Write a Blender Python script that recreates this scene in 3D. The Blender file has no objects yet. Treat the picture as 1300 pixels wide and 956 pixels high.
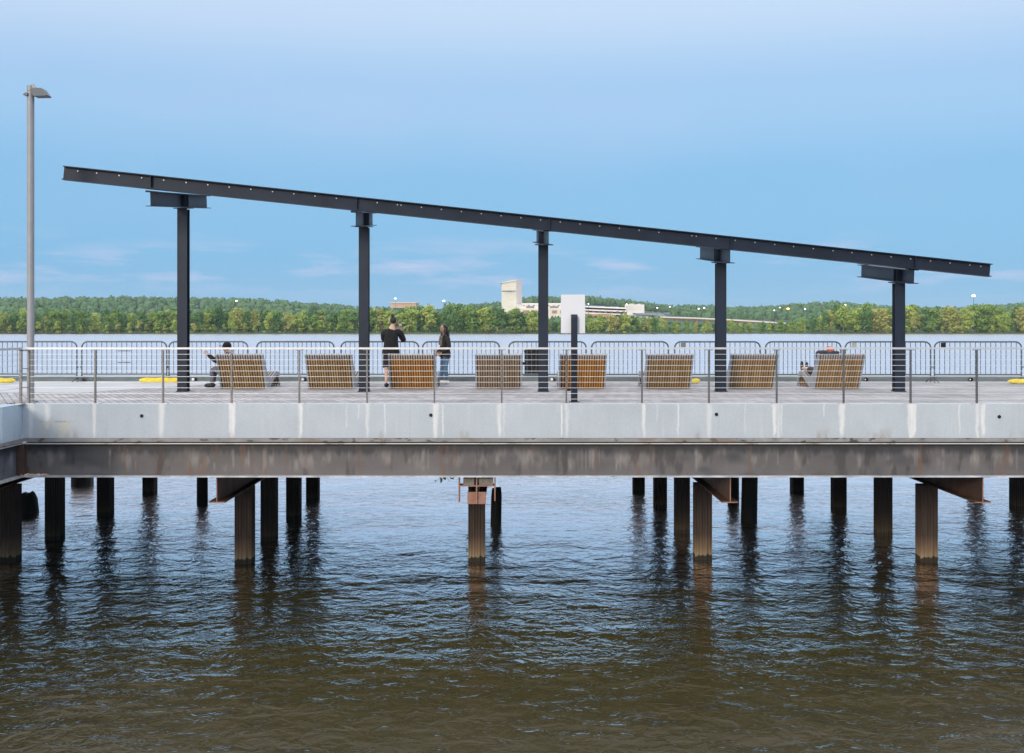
import bpy, bmesh, math, random
from mathutils import Vector, Matrix
import numpy as np
R = math.radians
random.seed(7); rng = np.random.default_rng(7)
S = bpy.context.scene
COL = S.collection
# ------------------------------------------------------------------ camera
F, CX, HY, EYE = 1400.0, 650.0, 414.0, 1.49      # the lens in photo pixels (1300 wide), level horizon, eye height over the deck
WATER = -3.55
cam = bpy.data.cameras.new('camera'); cam_o = bpy.data.objects.new('camera', cam); COL.objects.link(cam_o)
cam_o.location = (0, 0, EYE); cam_o.rotation_euler = (R(90), 0, 0)
cam.sensor_width = 36; cam.lens = 36*F/1300; cam.shift_y = (HY-478)/1300
cam.clip_start = 0.1; cam.clip_end = 20000
S.camera = cam_o
# ------------------------------------------------------------------ sky, sun, exposure
SUN_EL, SUN_AZ = R(16), R(205)                    # azimuth measured clockwise from +Y
W = bpy.data.worlds.new('World'); S.world = W; W.use_nodes = True
nt = W.node_tree; nt.nodes.clear()
def wn(t, **k):
    n = nt.nodes.new(t)
    for a, v in k.items(): setattr(n, a, v)
    return n
def lk(a, b): nt.links.new(a, b)
out = wn('ShaderNodeOutputWorld'); bg = wn('ShaderNodeBackground'); bg.inputs['Strength'].default_value = 0.1
sky = wn('ShaderNodeTexSky', sky_type='NISHITA', sun_disc=False, sun_elevation=SUN_EL, sun_rotation=SUN_AZ)
tc = wn('ShaderNodeTexCoord'); sep = wn('ShaderNodeSeparateXYZ'); lk(tc.outputs['Generated'], sep.inputs[0])
ramp = wn('ShaderNodeValToRGB'); lk(sep.outputs['Z'], ramp.inputs[0])
ramp.color_ramp.interpolation = 'EASE'
SKY = [(0.0, (.25, .58, .89)), (.05, (.195, .515, .86)), (.12, (.235, .545, .875)), (.20, (.385, .635, .945)),
       (.285, (.62, .79, 1.02)), (.36, (1.05, 1.14, 1.32)), (.5, (1.7, 1.74, 1.86)), (1.0, (1.8, 1.8, 1.85))]
e = ramp.color_ramp.elements
e[0].position, e[0].color = SKY[0][0], (*SKY[0][1], 1)
e[1].position, e[1].color = SKY[-1][0], (*SKY[-1][1], 1)
for p_, c_ in SKY[1:-1]:
    q = e.new(p_); q.color = (*c_, 1)
veil = wn('ShaderNodeVectorMath', operation='SCALE'); lk(ramp.outputs[0], veil.inputs[0]); veil.inputs['Scale'].default_value = 10
mix = wn('ShaderNodeMix', data_type='RGBA'); mix.inputs['Factor'].default_value = 0.86
lk(sky.outputs[0], mix.inputs['A']); lk(veil.outputs[0], mix.inputs['B'])
# high thin veil of cloud: a soft uneven patchiness
mp0 = wn('ShaderNodeMapping'); lk(tc.outputs['Generated'], mp0.inputs[0]); mp0.inputs['Scale'].default_value = (1.1, 1.1, 3.2)
n0 = wn('ShaderNodeTexNoise'); lk(mp0.outputs[0], n0.inputs['Vector']); n0.inputs['Scale'].default_value = 2.6; n0.inputs['Detail'].default_value = 4
r0 = wn('ShaderNodeMapRange'); lk(n0.outputs[0], r0.inputs[0]); r0.inputs[1].default_value = .45; r0.inputs[2].default_value = .75; r0.inputs[3].default_value = 0; r0.inputs[4].default_value = .32
e0 = wn('ShaderNodeMapRange'); lk(sep.outputs['Z'], e0.inputs[0]); e0.inputs[1].default_value = .07; e0.inputs[2].default_value = .22
m00 = wn('ShaderNodeMath', operation='MULTIPLY'); lk(r0.outputs[0], m00.inputs[0]); lk(e0.outputs[0], m00.inputs[1])
mixv = wn('ShaderNodeMix', data_type='RGBA'); lk(m00.outputs[0], mixv.inputs['Factor']); lk(mix.outputs['Result'], mixv.inputs['A'])
mixv.inputs['B'].default_value = (5.9, 6.6, 9.3, 1)
# small low clouds near the horizon
CLOUDX = 4.1
mp1 = wn('ShaderNodeMapping'); lk(tc.outputs['Generated'], mp1.inputs[0]); mp1.inputs['Scale'].default_value = (7, 7, 42); mp1.inputs['Location'].default_value = (CLOUDX, 0, .55)
n1 = wn('ShaderNodeTexNoise'); lk(mp1.outputs[0], n1.inputs['Vector']); n1.inputs['Scale'].default_value = 1.0; n1.inputs['Detail'].default_value = 6; n1.inputs['Roughness'].default_value = .6
r1 = wn('ShaderNodeMapRange'); lk(n1.outputs[0], r1.inputs[0]); r1.inputs[1].default_value = .50; r1.inputs[2].default_value = .68; r1.inputs[4].default_value = .85
bnd = wn('ShaderNodeValToRGB'); lk(sep.outputs['Z'], bnd.inputs[0])
be = bnd.color_ramp.elements
be[0].position, be[0].color = .020, (0, 0, 0, 1); be[1].position, be[1].color = .085, (0, 0, 0, 1)
q = be.new(.043); q.color = (1, 1, 1, 1); q = be.new(.055); q.color = (.9, .9, .9, 1)
m1 = wn('ShaderNodeMath', operation='MULTIPLY'); lk(r1.outputs[0], m1.inputs[0]); lk(bnd.outputs[0], m1.inputs[1])
mixc = wn('ShaderNodeMix', data_type='RGBA'); lk(m1.outputs[0], mixc.inputs['Factor']); lk(mixv.outputs['Result'], mixc.inputs['A'])
mixc.inputs['B'].default_value = (5.9, 6.6, 8.9, 1)
lk(mixc.outputs['Result'], bg.inputs[0]); lk(bg.outputs[0], out.inputs[0])
sl = bpy.data.lights.new('sun', 'SUN'); so = bpy.data.objects.new('sun', sl); COL.objects.link(so)
sl.energy = 1.9; sl.angle = R(14); sl.color = (1, .90, .75)
d_ = Vector((math.sin(SUN_AZ)*math.cos(SUN_EL), math.cos(SUN_AZ)*math.cos(SUN_EL), math.sin(SUN_EL)))
so.rotation_euler = d_.to_track_quat('Z', 'Y').to_euler(); so.location = (0, -20, 40)
S.view_settings.view_transform = 'Standard'; S.view_settings.look = 'None'
S.view_settings.exposure = 0.0; S.view_settings.gamma = 1; S.view_settings.use_curve_mapping = False
S.render.engine = 'CYCLES'
S.cycles.max_bounces = 6; S.cycles.caustics_reflective = False; S.cycles.caustics_refractive = False

# ------------------------------------------------------------------ helpers
def px(x, Y): return (x-CX)*Y/F                  # across, for a photo column at depth Y
def pz(y, Y): return EYE-(y-HY)*Y/F              # height, for a photo row at depth Y

class MB:
    def __init__(s): s.v, s.f, s.m, s.sm = [], [], [], []
    def add(s, vs, fs, m=0, smooth=False):
        o = len(s.v); s.v += [tuple(v) for v in vs]
        for f in fs: s.f.append(tuple(i+o for i in f)); s.m.append(m); s.sm.append(smooth)
        return s
    def box(s, x0, x1, y0, y1, z0, z1, m=0):
        return s.add([(x0,y0,z0),(x1,y0,z0),(x1,y1,z0),(x0,y1,z0),(x0,y0,z1),(x1,y0,z1),(x1,y1,z1),(x0,y1,z1)],
                     [(0,3,2,1),(4,5,6,7),(0,1,5,4),(1,2,6,5),(2,3,7,6),(3,0,4,7)], m)
    def obox(s, c, ax, ay, az, hx, hy, hz, m=0):  # box at c with axes
        c = Vector(c); X, Y, Z = Vector(ax)*hx, Vector(ay)*hy, Vector(az)*hz
        return s.add([c-X-Y-Z, c+X-Y-Z, c+X+Y-Z, c-X+Y-Z, c-X-Y+Z, c+X-Y+Z, c+X+Y+Z, c-X+Y+Z],
                     [(0,3,2,1),(4,5,6,7),(0,1,5,4),(1,2,6,5),(2,3,7,6),(3,0,4,7)], m)
    def tube(s, pts, r, n=8, m=0, caps=True):
        pts = [Vector(p) for p in pts]; rs = r if isinstance(r, (list, tuple)) else [r]*len(pts)
        rings = []; up = None
        for i, p in enumerate(pts):
            a = pts[max(i-1, 0)]; b = pts[min(i+1, len(pts)-1)]; t = (b-a).normalized()
            if up is None:
                up = Vector((0, 0, 1)) if abs(t.z) < .9 else Vector((1, 0, 0))
            u = t.cross(up).normalized(); w = u.cross(t).normalized(); up = w
            rings.append([p+(u*math.cos(2*math.pi*k/n)+w*math.sin(2*math.pi*k/n))*rs[i] for k in range(n)])
        vs = [v for rg in rings for v in rg]; fs = []
        for i in range(len(pts)-1):
            for k in range(n):
                fs.append((i*n+k, i*n+(k+1) % n, (i+1)*n+(k+1) % n, (i+1)*n+k))
        s.add(vs, fs, m, True)
        if caps:
            s.add(rings[0], [tuple(range(n))[::-1]], m); s.add(rings[-1], [tuple(range(n))], m)
        return s
    def prism(s, prof, P0, U, V, N, t, m=0):     # profile (u,v) at P0 along axes U,V pushed along N by t
        P0, U, V, N = Vector(P0), Vector(U), Vector(V), Vector(N); n = len(prof)
        a = [P0+U*u+V*v for u, v in prof]; b = [p+N*t for p in a]
        return s.add(a+b, [tuple(range(n)), tuple(range(n, 2*n))[::-1]]+[(i, i+n, (i+1) % n+n, (i+1) % n) for i in range(n)], m)
    def ibeam(s, A, B, h, w, tf, tw, up=(0,0,1), m=0):  # I section from A to B, A and B on the centre of the bottom face
        A, B = Vector(A), Vector(B); t = (B-A); L = t.length; t.normalize()
        sd = t.cross(Vector(up)).normalized(); u = sd.cross(t).normalized(); c = (A+B)/2
        s.obox(c+u*(tf/2), t, sd, u, L/2, w/2, tf/2, m)
        s.obox(c+u*(h-tf/2), t, sd, u, L/2, w/2, tf/2, m)
        s.obox(c+u*(h/2), t, sd, u, L/2-.001, tw/2, h/2-tf+.0005, m)
        return s
    def ball(s, c, r, seg=10, rg=7, m=0):
        rx, ry, rz = r if isinstance(r, (tuple, list)) else (r, r, r)
        vs = [(c[0], c[1], c[2]+rz)]
        for i in range(1, rg):
            a = math.pi*i/rg
            for k in range(seg):
                b = 2*math.pi*k/seg
                vs.append((c[0]+rx*math.sin(a)*math.cos(b), c[1]+ry*math.sin(a)*math.sin(b), c[2]+rz*math.cos(a)))
        vs.append((c[0], c[1], c[2]-rz)); fs = []
        for k in range(seg): fs.append((0, 1+k, 1+(k+1) % seg))
        for i in range(rg-2):
            for k in range(seg):
                a = 1+i*seg+k; b = 1+i*seg+(k+1) % seg
                fs.append((a, a+seg, b+seg, b))
        o = 1+(rg-2)*seg
        for k in range(seg): fs.append((o+k, len(vs)-1, o+(k+1) % seg))
        return s.add(vs, fs, m, True)
    def mesh(s, name, mats):
        me = bpy.data.meshes.new(name); me.from_pydata(s.v, [], s.f); me.update()
        for mt in (mats if isinstance(mats, (list, tuple)) else [mats]): me.materials.append(mt)
        me.polygons.foreach_set('material_index', s.m); me.polygons.foreach_set('use_smooth', s.sm)
        return me
    def build(s, name, mats, parent=None):
        return put(name, s.mesh(name, mats), parent)
def put(name, me, parent=None):
    o = bpy.data.objects.new(name, me); COL.objects.link(o)
    if parent is not None: o.parent = parent
    return o
def thing(name, label, cat, loc=(0,0,0), rz=0, group=None):
    o = bpy.data.objects.new(name, None); COL.objects.link(o); o.location = loc; o.rotation_euler = (0, 0, rz)
    o.empty_display_size = .2
    return tag(o, label, cat, group)
def tag(o, label, cat, group=None):
    o['label'] = label; o['category'] = cat
    if group: o['group'] = group
    return o
def kind(o, k): o['kind'] = k; return o
def copy_tree(o, parent=None):
    c = o.copy(); COL.objects.link(c)
    if parent is not None: c.parent = parent
    for ch in list(o.children): copy_tree(ch, c)
    return c

# ------------------------------------------------------------------ materials
def mat(name, col, rough=.6, metal=0., var=.15, scale=4., bump=0., stretch=(1,1,1), col2=None, spec=.5, bscale=None, lo=.35, hi=.68):
    m = bpy.data.materials.new(name); m.use_nodes = True; t = m.node_tree; b = t.nodes['Principled BSDF']
    b.inputs['Roughness'].default_value = rough; b.inputs['Metallic'].default_value = metal
    b.inputs['Specular IOR Level'].default_value = spec
    tcn = t.nodes.new('ShaderNodeTexCoord'); mp = t.nodes.new('ShaderNodeMapping'); mp.inputs['Scale'].default_value = stretch
    t.links.new(tcn.outputs['Object'], mp.inputs[0])
    nz = t.nodes.new('ShaderNodeTexNoise'); nz.inputs['Scale'].default_value = scale; nz.inputs['Detail'].default_value = 6; nz.inputs['Roughness'].default_value = .62
    t.links.new(mp.outputs[0], nz.inputs['Vector'])
    mr = t.nodes.new('ShaderNodeMapRange'); mr.inputs[1].default_value = lo; mr.inputs[2].default_value = hi
    t.links.new(nz.outputs[0], mr.inputs[0])
    mx = t.nodes.new('ShaderNodeMix'); mx.data_type = 'RGBA'; t.links.new(mr.outputs[0], mx.inputs['Factor'])
    c2 = col2 if col2 else tuple(c*(1+var) for c in col); c1 = col if col2 else tuple(c*(1-var) for c in col)
    mx.inputs['A'].default_value = (*c1, 1); mx.inputs['B'].default_value = (*c2, 1)
    t.links.new(mx.outputs['Result'], b.inputs['Base Color'])
    if bump:
        n2 = t.nodes.new('ShaderNodeTexNoise'); n2.inputs['Scale'].default_value = bscale or scale*5; n2.inputs['Detail'].default_value = 4
        t.links.new(mp.outputs[0], n2.inputs['Vector'])
        bp = t.nodes.new('ShaderNodeBump'); bp.inputs['Strength'].default_value = bump; bp.inputs['Distance'].default_value = .02
        t.links.new(n2.outputs[0], bp.inputs['Height']); t.links.new(bp.outputs[0], b.inputs['Normal'])
    return m
def attr_mat(name, attr, rough=.7, bump=.15, nscale=30):
    m = bpy.data.materials.new(name); m.use_nodes = True; t = m.node_tree; b = t.nodes['Principled BSDF']
    b.inputs['Roughness'].default_value = rough
    a = t.nodes.new('ShaderNodeAttribute'); a.attribute_name = attr
    tcn = t.nodes.new('ShaderNodeTexCoord'); nz = t.nodes.new('ShaderNodeTexNoise'); nz.inputs['Scale'].default_value = nscale; nz.inputs['Detail'].default_value = 5
    t.links.new(tcn.outputs['Object'], nz.inputs['Vector'])
    mr = t.nodes.new('ShaderNodeMapRange'); mr.inputs[3].default_value = .88; mr.inputs[4].default_value = 1.1; t.links.new(nz.outputs[0], mr.inputs[0])
    vm = t.nodes.new('ShaderNodeVectorMath'); vm.operation = 'SCALE'; t.links.new(a.outputs['Color'], vm.inputs[0]); t.links.new(mr.outputs[0], vm.inputs['Scale'])
    t.links.new(vm.outputs[0], b.inputs['Base Color'])
    bp = t.nodes.new('ShaderNodeBump'); bp.inputs['Strength'].default_value = bump; bp.inputs['Distance'].default_value = .01
    t.links.new(nz.outputs[0], bp.inputs['Height']); t.links.new(bp.outputs[0], b.inputs['Normal'])
    return m
def emit(name, col, st):
    m = bpy.data.materials.new(name); m.use_nodes = True; t = m.node_tree; b = t.nodes['Principled BSDF']
    b.inputs['Base Color'].default_value = (*col, 1); b.inputs['Emission Color'].default_value = (*col, 1); b.inputs['Emission Strength'].default_value = st
    return m
M = {}
M['steel'] = mat('navy_painted_steel', (.013,.020,.036), .5, 0, .30, 1.2, .04, spec=.28, bscale=40)
M['bolt'] = mat('bolt_zinc', (.42,.42,.43), .4, .3, .1)
M['stainless'] = mat('brushed_stainless', (.60,.575,.57), .5, .6, .06, 8)
M['post'] = mat('rail_post_steel', (.17,.165,.165), .4, .7, .15, 8)
M['cable'] = mat('cable_steel', (.80,.76,.72), .35, .5, .05)
M['galv'] = mat('galvanised_steel', (.10,.125,.145), .5, .3, .2, 9)
M['lamp_paint'] = mat('lamp_grey_paint', (.30,.30,.31), .5, .1, .06, 5)
M['lamp_dark'] = mat('lamp_head_grey', (.075,.09,.11), .5, .1, .1, 5)
M['rust'] = mat('rusty_steel', (.055,.033,.024), .75, 0, .3, 3, .3, (1,1,.5), (.16,.078,.045))
M['rust_pink'] = mat('primer_and_rust', (.30,.13,.085), .75, 0, .2, 5, .3, (1,1,1), (.38,.22,.17))
M['dark_timber'] = mat('dark_wet_timber', (.020,.017,.014), .8, 0, .4, 7, .6, (1,1,.15))
M['sign'] = mat('white_sign_sheet', (.74,.74,.78), .45, 0, .02, 3)
M['yellow'] = mat('yellow_vinyl', (.72,.55,.03), .5, 0, .2, 6, .3)
M['black'] = mat('black_plastic', (.008,.008,.010), .5, 0, .3, 5, spec=.3)
M['curb'] = mat('curb_concrete', (.17,.215,.225), .8, 0, .18, 2.2, .3, (1,1,3))
M['slab'] = mat('slab_underside', (.07,.07,.065), .9, 0, .3, 1.5, .2)
M['bench_grey'] = mat('weathered_end_grain', (.34,.345,.37), .8, 0, .2, 14, .3, (1,1,.3))
M['bench_core'] = mat('bench_gap_shade', (.16,.10,.06), .9, 0, .3, 8)  # dark tone stands for the shade between the slats
def wood(name, a, b, grey):
    """slats: warm wood, weathering to grey on the faces turned up to the rain"""
    m = bpy.data.materials.new(name); m.use_nodes = True; t = m.node_tree; bs = t.nodes['Principled BSDF']; bs.inputs['Roughness'].default_value = .72
    tcn = t.nodes.new('ShaderNodeTexCoord'); mp = t.nodes.new('ShaderNodeMapping'); mp.inputs['Scale'].default_value = (17.5, 1.2, 1.2); t.links.new(tcn.outputs['Object'], mp.inputs[0])
    nz = t.nodes.new('ShaderNodeTexNoise'); nz.inputs['Scale'].default_value = 1.1; nz.inputs['Detail'].default_value = 5; t.links.new(mp.outputs[0], nz.inputs['Vector'])
    mr = t.nodes.new('ShaderNodeMapRange'); mr.inputs[1].default_value = .35; mr.inputs[2].default_value = .65; t.links.new(nz.outputs[0], mr.inputs[0])
    mx = t.nodes.new('ShaderNodeMix'); mx.data_type = 'RGBA'; t.links.new(mr.outputs[0], mx.inputs['Factor']); mx.inputs['A'].default_value = (*a, 1); mx.inputs['B'].default_value = (*b, 1)
    ge = t.nodes.new('ShaderNodeNewGeometry'); sp = t.nodes.new('ShaderNodeSeparateXYZ'); t.links.new(ge.outputs['True Normal'], sp.inputs[0])
    so_ = t.nodes.new('ShaderNodeSeparateXYZ'); t.links.new(tcn.outputs['Object'], so_.inputs[0])
    zz = t.nodes.new('ShaderNodeMath'); zz.operation = 'MULTIPLY_ADD'; t.links.new(nz.outputs[0], zz.inputs[0]); zz.inputs[1].default_value = .10; t.links.new(so_.outputs['Z'], zz.inputs[2])
    zr = t.nodes.new('ShaderNodeMapRange'); zr.inputs[1].default_value = .73; zr.inputs[2].default_value = .80; t.links.new(zz.outputs[0], zr.inputs[0])
    u0 = t.nodes.new('ShaderNodeMapRange'); u0.inputs[1].default_value = .15; u0.inputs[2].default_value = .5; t.links.new(sp.outputs['Z'], u0.inputs[0])
    up = t.nodes.new('ShaderNodeMath'); up.operation = 'MAXIMUM'; t.links.new(u0.outputs[0], up.inputs[0]); t.links.new(zr.outputs[0], up.inputs[1])
    m2 = t.nodes.new('ShaderNodeMix'); m2.data_type = 'RGBA'; t.links.new(up.outputs[0], m2.inputs['Factor']); t.links.new(mx.outputs['Result'], m2.inputs['A']); m2.inputs['B'].default_value = (*grey, 1)
    t.links.new(m2.outputs['Result'], bs.inputs['Base Color'])
    return m
M['wood_brown'] = wood('honey_brown_slats', (.30,.19,.095), (.49,.325,.165), (.36,.34,.35))
M['wood_orange'] = wood('fresh_orange_slats', (.40,.185,.052), (.60,.30,.095), (.40,.36,.34))
M['wood_faded'] = wood('faded_grey_brown_slats', (.27,.195,.13), (.42,.32,.23), (.37,.36,.37))
# pile: rust brown above, a tan tide band, dark wet foot
def pile_mat(name, dark):
    m = bpy.data.materials.new(name); m.use_nodes = True; t = m.node_tree; b = t.nodes['Principled BSDF']; b.inputs['Roughness'].default_value = .75
    tcn = t.nodes.new('ShaderNodeTexCoord'); mp = t.nodes.new('ShaderNodeMapping'); mp.inputs['Scale'].default_value = (14, 14, .7); t.links.new(tcn.outputs['Object'], mp.inputs[0])
    nz = t.nodes.new('ShaderNodeTexNoise'); nz.inputs['Scale'].default_value = 1.2; nz.inputs['Detail'].default_value = 5; t.links.new(mp.outputs[0], nz.inputs['Vector'])
    sp = t.nodes.new('ShaderNodeSeparateXYZ'); t.links.new(tcn.outputs['Object'], sp.inputs[0])
    ad = t.nodes.new('ShaderNodeMath'); ad.operation = 'MULTIPLY_ADD'; t.links.new(nz.outputs[0], ad.inputs[0]); ad.inputs[1].default_value = .22; t.links.new(sp.outputs['Z'], ad.inputs[2])
    mr = t.nodes.new('ShaderNodeMapRange'); mr.inputs[1].default_value = 0; mr.inputs[2].default_value = 2.2; t.links.new(ad.outputs[0], mr.inputs[0])
    cr = t.nodes.new('ShaderNodeValToRGB'); t.links.new(mr.outputs[0], cr.inputs[0]); el = cr.color_ramp.elements
    k = .22 if dark else 1  # back rows: the shade under the deck is put into the colour
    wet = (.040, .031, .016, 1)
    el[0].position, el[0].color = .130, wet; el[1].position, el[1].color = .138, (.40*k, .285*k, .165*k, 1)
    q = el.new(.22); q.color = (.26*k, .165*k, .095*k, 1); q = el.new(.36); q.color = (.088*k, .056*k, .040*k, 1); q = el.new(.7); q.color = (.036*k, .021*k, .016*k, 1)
    mx = t.nodes.new('ShaderNodeMix'); mx.data_type = 'RGBA'; mx.blend_type = 'MULTIPLY'; mx.inputs['Factor'].default_value = .6
    t.links.new(cr.outputs[0], mx.inputs['A']); t.links.new(nz.outputs['Color'], mx.inputs['B'])
    t.links.new(cr.outputs[0], mx.inputs['A'])
    g = t.nodes.new('ShaderNodeMapRange'); g.inputs[1].default_value = .3; g.inputs[2].default_value = .7; g.inputs[3].default_value = .35; g.inputs[4].default_value = 1.3; t.links.new(nz.outputs[0], g.inputs[0])
    vm = t.nodes.new('ShaderNodeVectorMath'); vm.operation = 'SCALE'; t.links.new(cr.outputs[0], vm.inputs[0]); t.links.new(g.outputs[0], vm.inputs['Scale'])
    t.links.new(vm.outputs[0], b.inputs['Base Color'])
    return m
M['pile'] = pile_mat('rusty_pile_with_tide_band', False)
M['pile_shaded'] = pile_mat('shaded_pile', True)

# ------------------------------------------------------------------ water
WBUMP, WROUGH, WREF = .047, .155, [(.62,.055),(.70,.12),(.77,.62),(.815,1)]
def water_material():
    m = bpy.data.materials.new('river_water'); m.use_nodes = True; t = m.node_tree; b = t.nodes['Principled BSDF']
    b.inputs['Base Color'].default_value = (.037, .031, .009, 1); b.inputs['Roughness'].default_value = .12; b.inputs['IOR'].default_value = 1.75
    tcn = t.nodes.new('ShaderNodeTexCoord')
    def noise(sc, stretch, det, dist=0, rot=0):
        mp = t.nodes.new('ShaderNodeMapping'); mp.inputs['Scale'].default_value = stretch; mp.inputs['Rotation'].default_value = (0, 0, rot); t.links.new(tcn.outputs['Object'], mp.inputs[0])
        n = t.nodes.new('ShaderNodeTexNoise'); n.inputs['Scale'].default_value = sc; n.inputs['Detail'].default_value = det; n.inputs['Distortion'].default_value = dist; n.inputs['Roughness'].default_value = .55
        t.links.new(mp.outputs[0], n.inputs['Vector']); return n
    a = noise(3.0, (1.05, 1.05, 1), 3, .7, .12); c = noise(.85, (.8, 1.1, 1), 2, .4, -.25); d = noise(10, (.6, 1.2, 1), 2, .2, .3)
    s1 = t.nodes.new('ShaderNodeMath'); s1.operation = 'MULTIPLY_ADD'; t.links.new(c.outputs[0], s1.inputs[0]); s1.inputs[1].default_value = 1.7; t.links.new(a.outputs[0], s1.inputs[2])
    s2 = t.nodes.new('ShaderNodeMath'); s2.operation = 'MULTIPLY_ADD'; t.links.new(d.outputs[0], s2.inputs[0]); s2.inputs[1].default_value = .12; t.links.new(s1.outputs[0], s2.inputs[2])
    bp = t.nodes.new('ShaderNodeBump'); bp.inputs['Strength'].default_value = .8; bp.inputs['Distance'].default_value = WBUMP
    wp = noise(.16, (.5, 1.4, 1), 3, .5, .4); wr = t.nodes.new('ShaderNodeMapRange'); wr.inputs[1].default_value = .35; wr.inputs[2].default_value = .65; wr.inputs[3].default_value = .55; wr.inputs[4].default_value = 1.35; t.links.new(wp.outputs[0], wr.inputs[0])
    wm = t.nodes.new('ShaderNodeMath'); wm.operation = 'MULTIPLY'; t.links.new(s2.outputs[0], wm.inputs[0]); t.links.new(wr.outputs[0], wm.inputs[1])
    t.links.new(wm.outputs[0], bp.inputs['Height']); t.links.new(bp.outputs[0], b.inputs['Normal'])
    b.inputs['Specular IOR Level'].default_value = 0; b.inputs['Roughness'].default_value = 1
    # surface reflection rising steeply toward grazing angles, silty body colour below
    lw = t.nodes.new('ShaderNodeLayerWeight'); lw.inputs['Blend'].default_value = .5; t.links.new(bp.outputs[0], lw.inputs['Normal'])
    cr = t.nodes.new('ShaderNodeValToRGB'); t.links.new(lw.outputs['Facing'], cr.inputs[0]); el = cr.color_ramp.elements
    el[0].position, el[0].color = .45, (.06,)*3+(1,); el[1].position, el[1].color = 1, (1,)*3+(1,)
    for p_, v_ in WREF: q = el.new(p_); q.color = (v_,)*3+(1,)
    gl = t.nodes.new('ShaderNodeBsdfGlossy'); gl.inputs['Color'].default_value = (1, .92, .92, 1); gl.inputs['Roughness'].default_value = WROUGH; t.links.new(bp.outputs[0], gl.inputs['Normal'])
    # sheltered and smooth round the pier, roughened by the wind out on the open river
    sy = t.nodes.new('ShaderNodeSeparateXYZ'); t.links.new(tcn.outputs['Object'], sy.inputs[0]); rw = t.nodes.new('ShaderNodeMapRange'); rw.inputs[1].default_value = 22; rw.inputs[2].default_value = 38; rw.inputs[3].default_value = WROUGH; rw.inputs[4].default_value = .225
    t.links.new(sy.outputs['Y'], rw.inputs[0]); t.links.new(rw.outputs[0], gl.inputs['Roughness'])
    ms = t.nodes.new('ShaderNodeMixShader'); t.links.new(cr.outputs[0], ms.inputs[0]); t.links.new(b.outputs[0], ms.inputs[1]); t.links.new(gl.outputs[0], ms.inputs[2])
    t.links.new(ms.outputs[0], t.nodes['Material Output'].inputs['Surface'])
    return m
M['water'] = water_material()
w = MB(); w.add([(-6000,-400,WATER),(6000,-400,WATER),(6000,9000,WATER),(-6000,9000,WATER)], [(0,1,2,3)])
kind(w.build('water', M['water']), 'structure')

# ------------------------------------------------------------------ pavement (deck surface) and kerb
YE = 21.08                                        # front plane of the pier
XL, XR, YB = -9.36, 18.0, 33.6
def paver_material():
    m = bpy.data.materials.new('grey_pavers'); m.use_nodes = True; t = m.node_tree; b = t.nodes['Principled BSDF']; b.inputs['Roughness'].default_value = .8
    tcn = t.nodes.new('ShaderNodeTexCoord'); mp = t.nodes.new('ShaderNodeMapping'); mp.inputs['Rotation'].default_value = (0, 0, R(63)); t.links.new(tcn.outputs['Object'], mp.inputs[0])
    br = t.nodes.new('ShaderNodeTexBrick'); t.links.new(mp.outputs[0], br.inputs['Vector'])
    br.inputs['Scale'].default_value = 1; br.inputs['Brick Width'].default_value = .42; br.inputs['Row Height'].default_value = .14; br.inputs['Mortar Size'].default_value = .011
    br.inputs['Color1'].default_value = (.325,.315,.325,1); br.inputs['Color2'].default_value = (.485,.465,.47,1); br.inputs['Mortar'].default_value = (.15,.145,.155,1); br.inputs['Bias'].default_value = 0
    nz = t.nodes.new('ShaderNodeTexNoise'); nz.inputs['Scale'].default_value = .8; nz.inputs['Detail'].default_value = 6; t.links.new(tcn.outputs['Object'], nz.inputs['Vector'])
    mr = t.nodes.new('ShaderNodeMapRange'); mr.inputs[1].default_value = .3; mr.inputs[2].default_value = .7; mr.inputs[3].default_value = .74; mr.inputs[4].default_value = 1.14; t.links.new(nz.outputs[0], mr.inputs[0])
    vm = t.nodes.new('ShaderNodeVectorMath'); vm.operation = 'SCALE'; t.links.new(br.outputs['Color'], vm.inputs[0]); t.links.new(mr.outputs[0], vm.inputs['Scale'])
    t.links.new(vm.outputs[0], b.inputs['Base Color'])
    bp = t.nodes.new('ShaderNodeBump'); bp.inputs['Strength'].default_value = .4; bp.inputs['Distance'].default_value = .006; bp.invert = True
    t.links.new(br.outputs['Fac'], bp.inputs['Height']); t.links.new(bp.outputs[0], b.inputs['Normal'])
    return m
M['paver'] = paver_material()
M['pale_concrete'] = mat('pale_concrete', (.46,.47,.49), .8, 0, .12, 1.4, .15)
pv = MB(); pv.box(XL-.35, XR, YE+.33, 29.78, -.24, 0); pv.box(-22, XL-.354, 8, 29.78, -.24, 0)
kind(pv.build('pavement', M['paver']), 'structure')
pb = MB()                                          # smooth paler band of paving at the end by the lamp
pb.add([(-22,24.6,.004),(-9.6,24.6,.004),(-7.6,28.3,.004),(-7.6,29.77,.004),(-22,29.77,.004)], [(0,1,2,3,4)])
pb.add([(-22,30.06,.0),(XR,30.06,.0),(XR,YB,.0),(-22,YB,.0)], [(0,1,2,3)])
kind(pb.build('concrete_pavement', M['pale_concrete']), 'structure')
kb = MB(); kb.box(-22, XR, 29.784, 30.05, -.2, .138)
kind(kb.build('kerb', M['curb']), 'structure')

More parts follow.
